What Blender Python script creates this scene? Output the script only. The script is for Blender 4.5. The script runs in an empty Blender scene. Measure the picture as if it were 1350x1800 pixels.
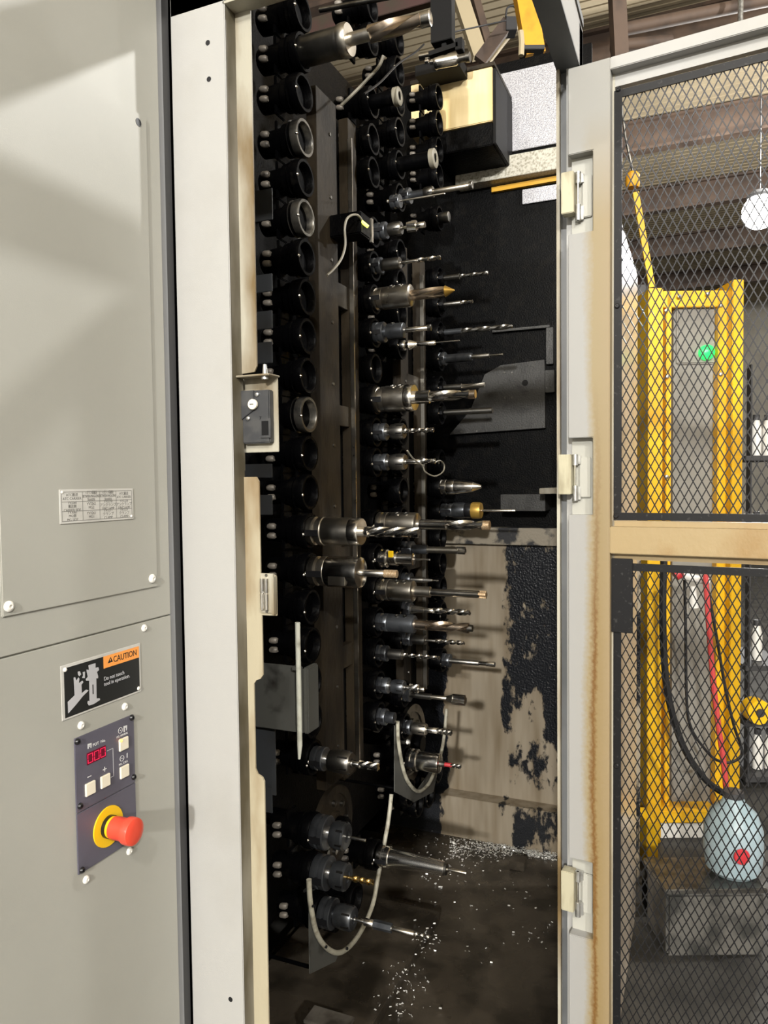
import bpy, bmesh, math, random
from mathutils import Matrix, Vector
random.seed(7)
S = bpy.context.scene
C = S.collection
PI = math.pi

# ------------------------------------------------------------------ camera
F = 1300.0                      # focal length in pixels of the 1350 x 1800 frame
A, PT, RL, H = math.radians(23.0), math.radians(2.35), math.radians(0.65), 1.66
R0 = Vector((math.cos(A), math.sin(A), 0)); F0 = Vector((-math.sin(A), math.cos(A), 0)); Z = Vector((0, 0, 1))
FW = F0 * math.cos(PT) - Z * math.sin(PT); UP = Z * math.cos(PT) + F0 * math.sin(PT)
RT = R0 * math.cos(RL) - UP * math.sin(RL); UC = UP * math.cos(RL) + R0 * math.sin(RL)
O = Vector((0, 0, H))
cd = bpy.data.cameras.new('camera'); cam = bpy.data.objects.new('camera', cd); C.objects.link(cam)
cd.sensor_width = 36; cd.lens = F / 1800 * 36; cd.clip_start = 0.02; cd.clip_end = 200
cam.matrix_world = Matrix((( RT.x, UC.x, -FW.x, 0), (RT.y, UC.y, -FW.y, 0), (RT.z, UC.z, -FW.z, H), (0, 0, 0, 1)))
S.camera = cam

# ------------------------------------------------------------------ world, lights, exposure
w = bpy.data.worlds.new('hall_air'); S.world = w; w.use_nodes = True
w.node_tree.nodes['Background'].inputs[0].default_value = (1.0, 0.97, 0.92, 1)
w.node_tree.nodes['Background'].inputs[1].default_value = 0.10
S.view_settings.view_transform = 'Standard'; S.view_settings.look = 'None'
S.view_settings.exposure = -0.08; S.view_settings.gamma = 1.0; S.view_settings.use_curve_mapping = False
LAMPS = [  # x, y, z, watts, globe radius : high-bay globes of the hall
    (3.0, 4.3, 4.87, 640, .12),
    (1.7, -3.4, 4.9, 420, .14),
    (-1.6, -5.5, 5.2, 300, .14),
    (0.63, 9.50, 4.19, 500, .19),
    (1.2, 9.2, 5.3, 450, .16),
    (4.6, -5.0, 5.2, 2100, .14),
    (9.0, 12.5, 5.3, 700, .2),
    (1.5, -8.5, 4.4, 4300, .2),
]
LAMPS = [(x, y, z + .11, p, s) for x, y, z, p, s in LAMPS]
for i, (x, y, z, p, s) in enumerate(LAMPS):
    l = bpy.data.lights.new('high_bay_light', 'POINT'); l.shadow_soft_size = s * .8; l.energy = p
    l.color = (1, .985, .945)
    o = bpy.data.objects.new('high_bay_light', l); C.objects.link(o); o.location = (x, y, z)

# ------------------------------------------------------------------ pixel helpers (measuring only: every point gets its own real depth)
def ray(x, y): return FW + RT * ((x - 675) / F) - UC * ((y - 900) / F)
def onX(x, y, X): d = ray(x, y); return O + d * (X / d.x)
def onY(x, y, Y): d = ray(x, y); return O + d * (Y / d.y)
def onZ(x, y, z): d = ray(x, y); return O + d * ((z - H) / d.z)
def onT(x, y, t): d = ray(x, y); return O + d * (t / d.dot(F0))
def proj(p):
    q = Vector(p) - O; d = q.dot(FW)
    return 675 + F * q.dot(RT) / d, 900 - F * q.dot(UC) / d, d

# ------------------------------------------------------------------ materials
M = {}
def lin(c):
    return tuple(((v / 12.92) if v <= .04045 else ((v + .055) / 1.055) ** 2.4) for v in c)
def mat(name, col, rough=.5, metal=0., col2=None, scale=12., lo=.45, hi=.62, stretch=(1, 1, 1), bump=0., bscale=80., rvar=0., emit=None, estr=0., detail=5., coat=0., spec=.5):
    m = bpy.data.materials.new(name); m.use_nodes = True; nt = m.node_tree; N = nt.nodes; L = nt.links
    b = N['Principled BSDF']
    b.inputs['Base Color'].default_value = (*col, 1); b.inputs['Roughness'].default_value = rough; b.inputs['Metallic'].default_value = metal
    b.inputs['Coat Weight'].default_value = coat; b.inputs['Specular IOR Level'].default_value = spec
    if emit: b.inputs['Emission Color'].default_value = (*emit, 1); b.inputs['Emission Strength'].default_value = estr
    tc = N.new('ShaderNodeTexCoord'); geo = N.new('ShaderNodeNewGeometry')
    mp = N.new('ShaderNodeMapping'); mp.inputs['Scale'].default_value = stretch; L.new(geo.outputs['Position'], mp.inputs[0])
    if col2 is not None:
        n = N.new('ShaderNodeTexNoise'); n.inputs['Scale'].default_value = scale; n.inputs['Detail'].default_value = detail; L.new(mp.outputs[0], n.inputs['Vector'])
        r = N.new('ShaderNodeValToRGB'); r.color_ramp.elements[0].position = lo; r.color_ramp.elements[1].position = hi
        r.color_ramp.elements[0].color = (*col, 1); r.color_ramp.elements[1].color = (*col2, 1)
        L.new(n.outputs['Fac'], r.inputs[0]); L.new(r.outputs[0], b.inputs['Base Color'])
    if rvar:
        n2 = N.new('ShaderNodeTexNoise'); n2.inputs['Scale'].default_value = scale * 2; L.new(mp.outputs[0], n2.inputs['Vector'])
        mr = N.new('ShaderNodeMapRange'); mr.inputs['To Min'].default_value = max(.03, rough - rvar); mr.inputs['To Max'].default_value = min(1, rough + rvar)
        L.new(n2.outputs['Fac'], mr.inputs[0]); L.new(mr.outputs[0], b.inputs['Roughness'])
    if bump:
        n3 = N.new('ShaderNodeTexNoise'); n3.inputs['Scale'].default_value = bscale; n3.inputs['Detail'].default_value = 4; L.new(mp.outputs[0], n3.inputs['Vector'])
        bp = N.new('ShaderNodeBump'); bp.inputs['Strength'].default_value = bump; bp.inputs['Distance'].default_value = .004
        L.new(n3.outputs['Fac'], bp.inputs['Height']); L.new(bp.outputs[0], b.inputs['Normal'])
    M[name] = m
    return m
mat('paint_panel', (.355, .35, .315), .42, 0, (.325, .32, .285), 3, .4, .7, bump=.04, bscale=600)
mat('paint_post', (.34, .335, .322), .45, 0, (.305, .297, .277), 5, .5, .75, bump=.04, bscale=500)
mat('paint_stain', (.34, .32, .26), .5, 0, (.13, .085, .032), 11, .43, .66, (1, 1, .3), bump=.1, bscale=120)
mat('lip_rust', (.35, .31, .22), .5, 0, (.15, .085, .024), 10, .42, .62, (1, 1, .28), bump=.1, bscale=120)
mat('rail_tan', (.285, .21, .105), .45, 0, (.22, .125, .036), 9, .5, .75, (1, 1, .6), bump=.1, bscale=150)
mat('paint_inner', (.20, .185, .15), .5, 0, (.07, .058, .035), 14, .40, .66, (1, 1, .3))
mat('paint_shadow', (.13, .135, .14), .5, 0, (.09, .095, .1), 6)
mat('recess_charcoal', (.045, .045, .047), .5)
mat('bluegrey_strip', (.22, .225, .235), .45)
mat('bluegrey_sheet', (.04, .043, .047), .45, 0, (.03, .03, .03), 9, .45, .65)
mat('access_grey', (.030, .029, .027), .45, 0, (.012, .011, .010), 18, .5, .68, bump=.2, bscale=150)
mat('guard_grey', (.075, .075, .068), .5, 0, (.014, .012, .010), 14, .55, .68)
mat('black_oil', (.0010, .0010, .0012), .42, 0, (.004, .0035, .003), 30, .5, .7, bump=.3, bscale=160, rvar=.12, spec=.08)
mat('black_flat', (.004, .004, .0045), .6, 0, (.007, .006, .005), 8, spec=.2)
mat('brown_plate', (.032, .024, .015), .5, 0, (.010, .008, .006), 12, .4, .68, (1, 1, .4), bump=.25, bscale=90, rvar=.1, spec=.2)
mat('pot_dark', (.0012, .0012, .0015), .4, 0, (.005, .0045, .004), 25, .55, .75, bump=.2, bscale=120, spec=.06)
mat('pot_rim_black', (.0012, .0012, .0015), .42, 0, (.006, .0055, .005), 40, .58, .7, bump=.3, bscale=120, spec=.06)
mat('pot_ring', (.17, .16, .14), .35, .8, (.03, .03, .03), 22, .45, .65)
mat('knuckle', (.20, .18, .155), .45, .1, (.03, .026, .022), 30, .5, .65)
mat('steel', (.78, .75, .70), .2, 1, (.45, .42, .37), 20, .45, .7, rvar=.1)
mat('steel_worn', (.60, .56, .49), .32, 1, (.30, .27, .22), 16, .42, .7, (1, 1, 1), rvar=.12)
mat('steel_dark', (.26, .25, .23), .36, 1, (.10, .095, .085), 20, .45, .7, rvar=.1)
mat('chrome', (.94, .92, .88), .2, 1, (.6, .57, .5), 25, .55, .75)
mat('gunmetal', (.12, .128, .14), .34, .8, (.05, .053, .06), 24, .45, .7, rvar=.08)
mat('carbide', (.90, .88, .84), .16, 1)
mat('bronze_tool', (.78, .64, .5), .26, 1, (.55, .45, .36), 20)
mat('gold_tool', (.75, .52, .20), .25, 1)
mat('gold_tip', (.55, .34, .07), .4, .6)
mat('copper_tip', (.55, .36, .20), .4, .7, (.75, .6, .4), 300)
mat('screw_black', (.02, .02, .022), .3, .5)
mat('screw_white', (.72, .70, .65), .35)
mat('zinc', (.50, .50, .48), .35, .8, (.3, .29, .27), 40)
mat('hinge_beige', (.42, .39, .28), .45, .2, (.28, .25, .17), 60, .45, .65, (1, 1, .2))
mat('aluminium', (.56, .55, .52), .4, .1, (.50, .49, .46), 30)
mat('sign_black', (.010, .011, .011), .4)
mat('sign_orange', (.86, .33, .07), .45)
mat('ink', (.11, .107, .098), .6)
mat('ink_light', (.20, .195, .18), .6)
mat('print_white', (.60, .60, .60), .5)
mat('print_grey', (.42, .42, .44), .5)
mat('panel_violet', (.095, .090, .118), .42, 0, (.08, .076, .1), 20)
mat('button_ivory', (.74, .69, .56), .4)
mat('lamp_orange', (.9, .35, .08), .3, emit=(1, .32, .05), estr=6)
mat('display_red', (.06, .002, .010), .2, emit=(.30, .0, .03), estr=.25)
mat('digit_red', (.5, .01, .05), .3, emit=(1, .03, .10), estr=.75)
mat('estop_red', (.66, .065, .035), .35, coat=.3)
mat('estop_yellow', (.78, .48, .01), .4)
mat('switch_black', (.030, .031, .034), .45, 0, (.05, .05, .05), 40)
mat('mesh_black', (.022, .022, .024), .30, .6)
mat('frame_black', (.007, .007, .008), .4, 0, (.03, .03, .03), 150, .62, .7, spec=.25)
mat('tube_white', (.42, .40, .32), .5, 0, (.14, .12, .08), 30, .48, .68)
mat('tube_clean', (.62, .63, .55), .45, 0, (.30, .29, .23), 25, .5, .7)
mat('beige_box', (.92, .74, .42), .5, 0, (.74, .55, .25), 16, .45, .7, (1, 1, .15))
mat('galvanised', (.52, .52, .55), .45, .5, (.22, .22, .25), 240, .40, .64, bump=.2, bscale=200)
mat('roller_rim', (.24, .22, .17), .5)
mat('beige_strip', (.52, .50, .43), .5, .1, (.28, .26, .20), 120, .45, .65)
mat('yellow_bar', (.60, .32, .015), .45)
mat('yellow_guard', (.80, .47, .012), .35, 0, (.66, .36, .01), 5)
mat('ledge_paint', (.26, .225, .17), .5, 0, (.012, .012, .014), 9, .50, .56, bump=.2, bscale=100)
mat('side_beige', (.52, .44, .35), .22, 0, (.46, .39, .31), 4)
mat('grey_door', (.27, .26, .235), .22, 0, (.2, .19, .17), 3)
mat('green_glow', (.02, .5, .1), .3, emit=(.02, 1, .16), estr=1.2)
mat('lamp_white', (1, 1, 1), .5, emit=(1, .97, .92), estr=25)
mat('lamp_body', (.05, .05, .052), .5)
mat('roof_deck', (.34, .28, .185), .8, 0, (.26, .21, .135), 1.2, .4, .7)
mat('roof_steel', (.10, .065, .045), .7, 0, (.06, .04, .03), 4)
mat('roof_beige', (.46, .38, .24), .7)
mat('crane_yellow', (.72, .34, .015), .5, 0, (.45, .2, .01), 8, .5, .8)
mat('hall_wall', (.40, .37, .31), .8, 0, (.34, .31, .26), 2)
mat('hall_floor', (.042, .040, .036), .55, 0, (.018, .017, .015), 5, bump=.2, bscale=30, rvar=.15)
mat('pan_floor', (.060, .049, .036), .28, 0, (.022, .018, .013), 7, .42, .62, bump=.25, bscale=40, rvar=.15)
mat('chip', (.80, .79, .75), .4, .4)
mat('cable_black', (.012, .012, .013), .4)
mat('cable_grey', (.26, .24, .19), .45)
mat('cable_red', (.52, .06, .06), .45)
mat('led_yellow', (.8, .85, .2), .4, emit=(.8, .9, .1), estr=2.5)
mat('red_bit', (.5, .03, .04), .45)
mat('darkred', (.035, .008, .006), .6, 0, (.02, .012, .004), 8)
mat('jug_blue', (.34, .43, .48), .35, 0, (.28, .37, .41), 5)
mat('bracket_grey', (.16, .145, .125), .4, .2, (.06, .052, .042), 12)
mat('bin_grey', (.11, .105, .095), .55, 0, (.03, .03, .027), 9)
mat('white_plastic', (.66, .65, .62), .45)
mat('tag_yellow', (.85, .55, .01), .4)
mat('rack_dark', (.045, .045, .048), .5, .3)

def peeling(name):
    """tan primer with black sludge left in patches; patches have shapes of their own, deep shadow is painted in at the left"""
    m = bpy.data.materials.new(name); m.use_nodes = True; nt = m.node_tree; N = nt.nodes; L = nt.links; b = N['Principled BSDF']
    geo = N.new('ShaderNodeNewGeometry'); sep = N.new('ShaderNodeSeparateXYZ'); L.new(geo.outputs['Position'], sep.inputs[0])
    mp = N.new('ShaderNodeMapping'); mp.inputs['Scale'].default_value = (1, 1, .55); L.new(geo.outputs['Position'], mp.inputs[0])
    n = N.new('ShaderNodeTexNoise'); n.inputs['Scale'].default_value = 7.5; n.inputs['Detail'].default_value = 9; n.inputs['Roughness'].default_value = .62
    L.new(mp.outputs[0], n.inputs['Vector'])
    b.inputs['Specular IOR Level'].default_value = .22
    # bare stripe between sludge plus painted deep shadow at the left and the sludge at the right
    cu = N.new('ShaderNodeFloatCurve'); c = cu.mapping.curves[0]
    c.points[0].location = (0, .95); c.points[1].location = (1, .62)
    for q in ((.10, .95), (.19, .62), (.30, .34), (.52, .26), (.64, .58), (.82, .57)): c.points.new(*q)
    cu.mapping.update()
    mr = N.new('ShaderNodeMapRange'); mr.inputs['From Min'].default_value = PX0; mr.inputs['From Max'].default_value = PX1
    L.new(sep.outputs['X'], mr.inputs[0]); L.new(mr.outputs[0], cu.inputs['Value'])
    ad = N.new('ShaderNodeMath'); ad.operation = 'ADD'; L.new(n.outputs['Fac'], ad.inputs[0]); L.new(cu.outputs[0], ad.inputs[1])
    r = N.new('ShaderNodeValToRGB'); r.color_ramp.elements[0].position = .985; r.color_ramp.elements[1].position = 1.0
    r.color_ramp.elements[0].position = .49; r.color_ramp.elements[1].position = .505
    hf = N.new('ShaderNodeMath'); hf.operation = 'MULTIPLY'; hf.inputs[1].default_value = .46; L.new(ad.outputs[0], hf.inputs[0]); L.new(hf.outputs[0], r.inputs[0])
    n2 = N.new('ShaderNodeTexNoise'); n2.inputs['Scale'].default_value = 20; mp2 = N.new('ShaderNodeMapping'); mp2.inputs['Scale'].default_value = (1, 1, .12)
    L.new(geo.outputs['Position'], mp2.inputs[0]); L.new(mp2.outputs[0], n2.inputs['Vector'])
    r2 = N.new('ShaderNodeValToRGB'); r2.color_ramp.elements[0].color = (.33, .28, .21, 1); r2.color_ramp.elements[1].color = (.20, .155, .10, 1)
    r2.color_ramp.elements[0].position = .4; r2.color_ramp.elements[1].position = .75; L.new(n2.outputs['Fac'], r2.inputs[0])
    mx = N.new('ShaderNodeMix'); mx.data_type = 'RGBA'; L.new(r.outputs[0], mx.inputs['Factor']); L.new(r2.outputs[0], mx.inputs['A'])
    mx.inputs['B'].default_value = (.010, .011, .014, 1); L.new(mx.outputs['Result'], b.inputs['Base Color'])
    rr = N.new('ShaderNodeMapRange'); rr.inputs['To Min'].default_value = .6; rr.inputs['To Max'].default_value = .3; L.new(r.outputs[0], rr.inputs[0]); L.new(rr.outputs[0], b.inputs['Roughness'])
    n3 = N.new('ShaderNodeTexNoise'); n3.inputs['Scale'].default_value = 130
    m3 = N.new('ShaderNodeMath'); m3.operation = 'MULTIPLY'; L.new(n3.outputs['Fac'], m3.inputs[0]); L.new(r.outputs[0], m3.inputs[1])
    bp = N.new('ShaderNodeBump'); bp.inputs['Strength'].default_value = .6; bp.inputs['Distance'].default_value = .006; L.new(m3.outputs[0], bp.inputs['Height']); L.new(bp.outputs[0], b.inputs['Normal'])
    M[name] = m

def rusty_stile(name, point, udir, u0, u1, zlo, zhi):
    """light paint with a yellow-brown run-off band along the stile, deeper low down"""
    m = bpy.data.materials.new(name); m.use_nodes = True; nt = m.node_tree; N = nt.nodes; L = nt.links; b = N['Principled BSDF']
    b.inputs['Roughness'].default_value = .45
    geo = N.new('ShaderNodeNewGeometry'); sub = N.new('ShaderNodeVectorMath'); sub.operation = 'SUBTRACT'; sub.inputs[1].default_value = point
    L.new(geo.outputs['Position'], sub.inputs[0])
    dt = N.new('ShaderNodeVectorMath'); dt.operation = 'DOT_PRODUCT'; dt.inputs[1].default_value = udir; L.new(sub.outputs[0], dt.inputs[0])
    sep = N.new('ShaderNodeSeparateXYZ'); L.new(geo.outputs['Position'], sep.inputs[0])
    nz = N.new('ShaderNodeTexNoise'); nz.inputs['Scale'].default_value = 9; nz.inputs['Detail'].default_value = 6
    mp = N.new('ShaderNodeMapping'); mp.inputs['Scale'].default_value = (1, 1, .22); L.new(geo.outputs['Position'], mp.inputs[0]); L.new(mp.outputs[0], nz.inputs['Vector'])
    nf = N.new('ShaderNodeTexNoise'); nf.inputs['Scale'].default_value = 160; nf.inputs['Detail'].default_value = 3; L.new(geo.outputs['Position'], nf.inputs['Vector'])
    # wobble the band
    ma = N.new('ShaderNodeMath'); ma.operation = 'MULTIPLY_ADD'; ma.inputs[1].default_value = .036; L.new(nz.outputs['Fac'], ma.inputs[0])
    ma2 = N.new('ShaderNodeMath'); ma2.operation = 'SUBTRACT'; ma2.inputs[1].default_value = .015; L.new(dt.outputs['Value'], ma2.inputs[0]); L.new(ma2.outputs[0], ma.inputs[2])
    mf = N.new('ShaderNodeMath'); mf.operation = 'MULTIPLY_ADD'; mf.inputs[1].default_value = .012; L.new(nf.outputs['Fac'], mf.inputs[0]); L.new(ma.outputs[0], mf.inputs[2])
    mr = N.new('ShaderNodeMapRange'); mr.inputs['From Min'].default_value = u0; mr.inputs['From Max'].default_value = u1; L.new(mf.outputs[0], mr.inputs[0])
    r = N.new('ShaderNodeValToRGB'); e = r.color_ramp.elements
    cols = [(0, (.27, .267, .26)), (.40, (.265, .26, .248)), (.56, (.23, .182, .10)), (.66, (.125, .056, .009)), (.74, (.21, .15, .066)), (1, (.24, .18, .10))]
    e[0].position, e[0].color = cols[0][0], (*cols[0][1], 1); e[1].position, e[1].color = cols[-1][0], (*cols[-1][1], 1)
    for p, c in cols[1:-1]: q = e.new(p); q.color = (*c, 1)
    L.new(mr.outputs[0], r.inputs[0])
    # higher up the band is only a tan bloom, without the dark run
    ru = N.new('ShaderNodeValToRGB'); eu = ru.color_ramp.elements
    eu[0].position, eu[0].color = .38, (.27, .267, .257, 1); eu[1].position, eu[1].color = 1, (.24, .185, .105, 1)
    qq = eu.new(.62); qq.color = (.235, .185, .10, 1); L.new(mr.outputs[0], ru.inputs[0])
    mu = N.new('ShaderNodeMapRange'); mu.inputs['From Min'].default_value = 1.36; mu.inputs['From Max'].default_value = 1.86; L.new(sep.outputs['Z'], mu.inputs[0])
    mxu = N.new('ShaderNodeMix'); mxu.data_type = 'RGBA'; L.new(mu.outputs[0], mxu.inputs['Factor']); L.new(r.outputs[0], mxu.inputs['A']); L.new(ru.outputs[0], mxu.inputs['B'])
    # top of the stile: cleaner
    mz = N.new('ShaderNodeMapRange'); mz.inputs['From Min'].default_value = zhi - .28; mz.inputs['From Max'].default_value = zhi - .08
    L.new(sep.outputs['Z'], mz.inputs[0])
    mx = N.new('ShaderNodeMix'); mx.data_type = 'RGBA'; L.new(mz.outputs[0], mx.inputs['Factor']); L.new(mxu.outputs['Result'], mx.inputs['A']); mx.inputs['B'].default_value = (.265, .26, .243, 1)
    L.new(mx.outputs['Result'], b.inputs['Base Color'])
    M[name] = m

# ------------------------------------------------------------------ mesh builder
class MB:
    def __init__(s): s.v = []; s.f = []; s.smooth = False
    def add(s, vs, fs):
        n = len(s.v); s.v += [Vector(p) for p in vs]; s.f += [tuple(i + n for i in f) for f in fs]; return s
    def box(s, x0, x1, y0, y1, z0, z1, T=None):
        vs = [Vector((x, y, z)) for z in (z0, z1) for y in (y0, y1) for x in (x0, x1)]
        if T: vs = [T @ p for p in vs]
        return s.add(vs, [(0, 2, 3, 1), (4, 5, 7, 6), (0, 1, 5, 4), (2, 6, 7, 3), (0, 4, 6, 2), (1, 3, 7, 5)])
    def beam(s, a, b, wd, h, up=(0, 0, 1)):
        a, b = Vector(a), Vector(b); d = (b - a).normalized(); r = d.cross(Vector(up)).normalized(); u = r.cross(d)
        T = Matrix(((r.x, d.x, u.x, a.x), (r.y, d.y, u.y, a.y), (r.z, d.z, u.z, a.z), (0, 0, 0, 1)))
        return s.box(-wd / 2, wd / 2, 0, (b - a).length, -h / 2, h / 2, T)
    def prism(s, lo, hi):
        """lo, hi: the same polygon twice (lists of points)"""
        n = len(lo)
        return s.add(list(lo) + list(hi), [tuple(range(n))[::-1], tuple(range(n, 2 * n))] + [(i, (i + 1) % n, (i + 1) % n + n, i + n) for i in range(n)])
    def lathe(s, prof, c, axis=(1, 0, 0), seg=24, cap=True):
        """prof: (distance along axis, radius)"""
        s.smooth = True; ax = Vector(axis).normalized(); a = ax.orthogonal().normalized() if abs(ax.x) < .9 else Vector((0, 1, 0)); b = ax.cross(a); c = Vector(c); n0 = len(s.v)
        for d, r in prof:
            for k in range(seg):
                t = 2 * PI * k / seg; s.v.append(c + ax * d + (a * math.cos(t) + b * math.sin(t)) * r)
        for i in range(len(prof) - 1):
            for k in range(seg):
                k2 = (k + 1) % seg; s.f.append((n0 + i * seg + k, n0 + i * seg + k2, n0 + (i + 1) * seg + k2, n0 + (i + 1) * seg + k))
        if cap:
            s.f.append(tuple(n0 + k for k in range(seg))[::-1]); m = n0 + (len(prof) - 1) * seg; s.f.append(tuple(m + k for k in range(seg)))
        return s
    def tube(s, pts, r, seg=10):
        s.smooth = True; P = [Vector(p) for p in pts]; n0 = len(s.v); nrm = None
        for i, p in enumerate(P):
            d = (P[min(i + 1, len(P) - 1)] - P[max(i - 1, 0)]).normalized()
            nrm = d.orthogonal().normalized() if nrm is None else (nrm - d * nrm.dot(d)).normalized()
            b = d.cross(nrm); rr = r[i] if isinstance(r, (list, tuple)) else r
            for k in range(seg):
                t = 2 * PI * k / seg; s.v.append(p + (nrm * math.cos(t) + b * math.sin(t)) * rr)
        for i in range(len(P) - 1):
            for k in range(seg):
                k2 = (k + 1) % seg; s.f.append((n0 + i * seg + k, n0 + i * seg + k2, n0 + (i + 1) * seg + k2, n0 + (i + 1) * seg + k))
        s.f.append(tuple(n0 + k for k in range(seg))[::-1]); m = n0 + (len(P) - 1) * seg; s.f.append(tuple(m + k for k in range(seg)))
        return s
    def twist(s, x0, x1, c, r, turns, flutes=2, depth=.55, point=.0, seg=20, core=None):
        """fluted drill or end mill along +X from x0 to x1 about the axis through c"""
        s.smooth = True; n = max(10, int(abs(turns) * 22)); n0 = len(s.v); rings = []
        for i in range(n + 1):
            f = i / n; x = x0 + (x1 - x0) * f; rings.append((x, r, f))
        if point: rings.append((x1 + point, r * .08, 1.0))
        for x, rr, f in rings:
            for k in range(seg):
                t = 2 * PI * k / seg; q = (t * flutes / (2 * PI)) % 1.0
                g = max(0, math.sin(PI * min(1, q / .55))) if q < .55 else 0
                rad = rr * (1 - depth * g ** .8); tt = t + turns * 2 * PI * f
                s.v.append(Vector((x, c[1] + math.cos(tt) * rad, c[2] + math.sin(tt) * rad)))
        for i in range(len(rings) - 1):
            for k in range(seg):
                k2 = (k + 1) % seg; s.f.append((n0 + i * seg + k, n0 + i * seg + k2, n0 + (i + 1) * seg + k2, n0 + (i + 1) * seg + k))
        s.f.append(tuple(n0 + k for k in range(seg))[::-1]); m = n0 + (len(rings) - 1) * seg; s.f.append(tuple(m + k for k in range(seg)))
        return s
    def build(s, name, m, parent=None, bevel=0., local=False, segs=2):
        me = bpy.data.meshes.new(name); o = bpy.data.objects.new(name, me); C.objects.link(o)
        if parent is None:
            lo = Vector((min(p.x for p in s.v) + max(p.x for p in s.v), min(p.y for p in s.v) + max(p.y for p in s.v), 0)) / 2; lo.z = min(p.z for p in s.v)
            vs = [p - lo for p in s.v]; o.location = lo; WM[o.name] = Matrix.Translation(lo)
        else:
            o.parent = parent; WM[o.name] = WM[parent.name].copy()
            vs = s.v if local else [WM[parent.name].inverted() @ p for p in s.v]
        me.from_pydata([tuple(p) for p in vs], [], s.f); me.update()
        bm = bmesh.new(); bm.from_mesh(me); bmesh.ops.recalc_face_normals(bm, faces=bm.faces)
        if bevel:
            ed = [e for e in bm.edges if len(e.link_faces) == 2 and e.calc_face_angle(0) > .6]
            bmesh.ops.bevel(bm, geom=ed, offset=bevel, segments=segs, affect='EDGES', clamp_overlap=True)
        bm.to_mesh(me); bm.free()
        if s.smooth or bevel:
            me.shade_smooth(); me.set_sharp_from_angle(angle=math.radians(38))
        me.materials.append(M[m])
        return o
WM = {}
def tag(o, label, cat, group=None, kind=None):
    if label: o['label'] = label
    if cat: o['category'] = cat
    if group: o['group'] = group
    if kind: o['kind'] = kind
    return o
def empty(name, loc, label, cat, group=None, T=None, kind=None):
    o = bpy.data.objects.new(name, None); C.objects.link(o); o.empty_display_size = .05
    mw = T.copy() if T else Matrix.Identity(4); mw.translation = Vector(loc); o.matrix_world = mw; WM[o.name] = mw
    return tag(o, label, cat, group, kind)
def struct(o): o['kind'] = 'structure'; return o
def copy_tree(o, parent=None):
    c = o.copy(); C.objects.link(c)
    if parent: c.parent = parent
    for ch in list(kids.get(o.name, [])): kids.setdefault(c.name, []).append(copy_tree(ch, c))
    return c
kids = {}
def text(name, body, parent, x, y, size, m, z=.0012, align='CENTER', sx=1.0, shear=0, T=None):
    cu = bpy.data.curves.new(name, 'FONT'); cu.body = body; cu.size = size; cu.align_x = align; cu.align_y = 'CENTER'; cu.extrude = .00015; cu.space_line = .95; cu.resolution_u = 3
    tmp = bpy.data.objects.new(name + '_tmp', cu); C.objects.link(tmp); bpy.context.view_layer.update()
    me = bpy.data.meshes.new_from_object(tmp.evaluated_get(bpy.context.evaluated_depsgraph_get())); bpy.data.objects.remove(tmp)
    o = bpy.data.objects.new(name, me); C.objects.link(o); o.parent = parent; o.location = (x, y, z); o.scale = (sx, 1, 1)
    if shear: o.matrix_local = Matrix.Translation((x, y, z)) @ Matrix(((sx, 0, 0, 0), (shear, 1, 0, 0), (0, 0, 1, 0), (0, 0, 0, 1)))
    me.materials.clear(); me.materials.append(M[m]); WM[o.name] = WM[parent.name].copy()
    return o

# ================================================================== the hall
mb = MB().box(-16, 18, -12, 24, -.06, 0); struct(mb.build('floor', 'hall_floor'))
CZ = 6.71
ceil = struct(MB().box(-16, 18, -12, 24, CZ, CZ + .1).build('ceiling', 'roof_deck'))
rb = MB()
for i in range(170): y = 2 + i * .13; rb.box(-16, 18, y, y + .045, CZ - .012, CZ)
rb.build('deck_rib', 'roof_deck', ceil)['kind'] = 'stuff'
struct(MB().box(-16, 18, 24, 24.2, 0, CZ).build('wall_back', 'hall_wall'))
struct(MB().box(18, 18.2, -12, 24, 0, CZ).build('wall_right', 'hall_wall'))
struct(MB().box(-16.2, -16, -12, 24, 0, CZ).build('wall_left', 'hall_wall'))
struct(MB().box(-16, 18, -12.2, -12, 0, CZ).build('wall_front', 'hall_wall'))
for k, y in enumerate((4.6, 6.6, 8.8, 11.2, 13.8, 16.6, 19.6)):
    t = empty('roof_beam', (1, y, CZ - .5), 'rust-brown steel joist under the beige roof deck', 'roof beam', 'roof joists under the deck')
    MB().box(-16, 18, y - .09, y + .09, CZ - .07, CZ - .036).build('top_flange', 'roof_steel', t)
    MB().box(-16, 18, y - .02, y + .02, CZ - .42, CZ - .07).build('web', 'roof_steel', t)
    MB().box(-16, 18, y - .09, y + .09, CZ - .46, CZ - .42).build('bottom_flange', 'roof_steel', t)
for k, x in enumerate((3.4, 6.4)):
    t = empty('roof_girder', (x, 12, CZ - .9), ('dark girder crossing the joists above the mesh door', 'second dark girder far beyond the yellow doorway')[k], 'roof beam')
    MB().box(x - .12, x + .12, 3, 24, CZ - .6, CZ - .46).build('top_flange', 'roof_steel', t)
    MB().box(x - .03, x + .03, 3, 24, CZ - .95, CZ - .6).build('web', 'roof_steel', t)
LL = ['high-bay globe lamp above the rack of white bottles', 'high-bay globe lamp hanging straight in front of the machine opening', 'high-bay globe lamp hanging before the grey cabinet', 'bright high-bay globe lamp glaring through the mesh door', 'high-bay globe lamp over the aisle behind the machine', 'high-bay globe lamp hanging before the mesh door', 'high-bay globe lamp in the far corner beyond the rack', 'high-bay globe lamp near the front wall of the hall']
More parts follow.
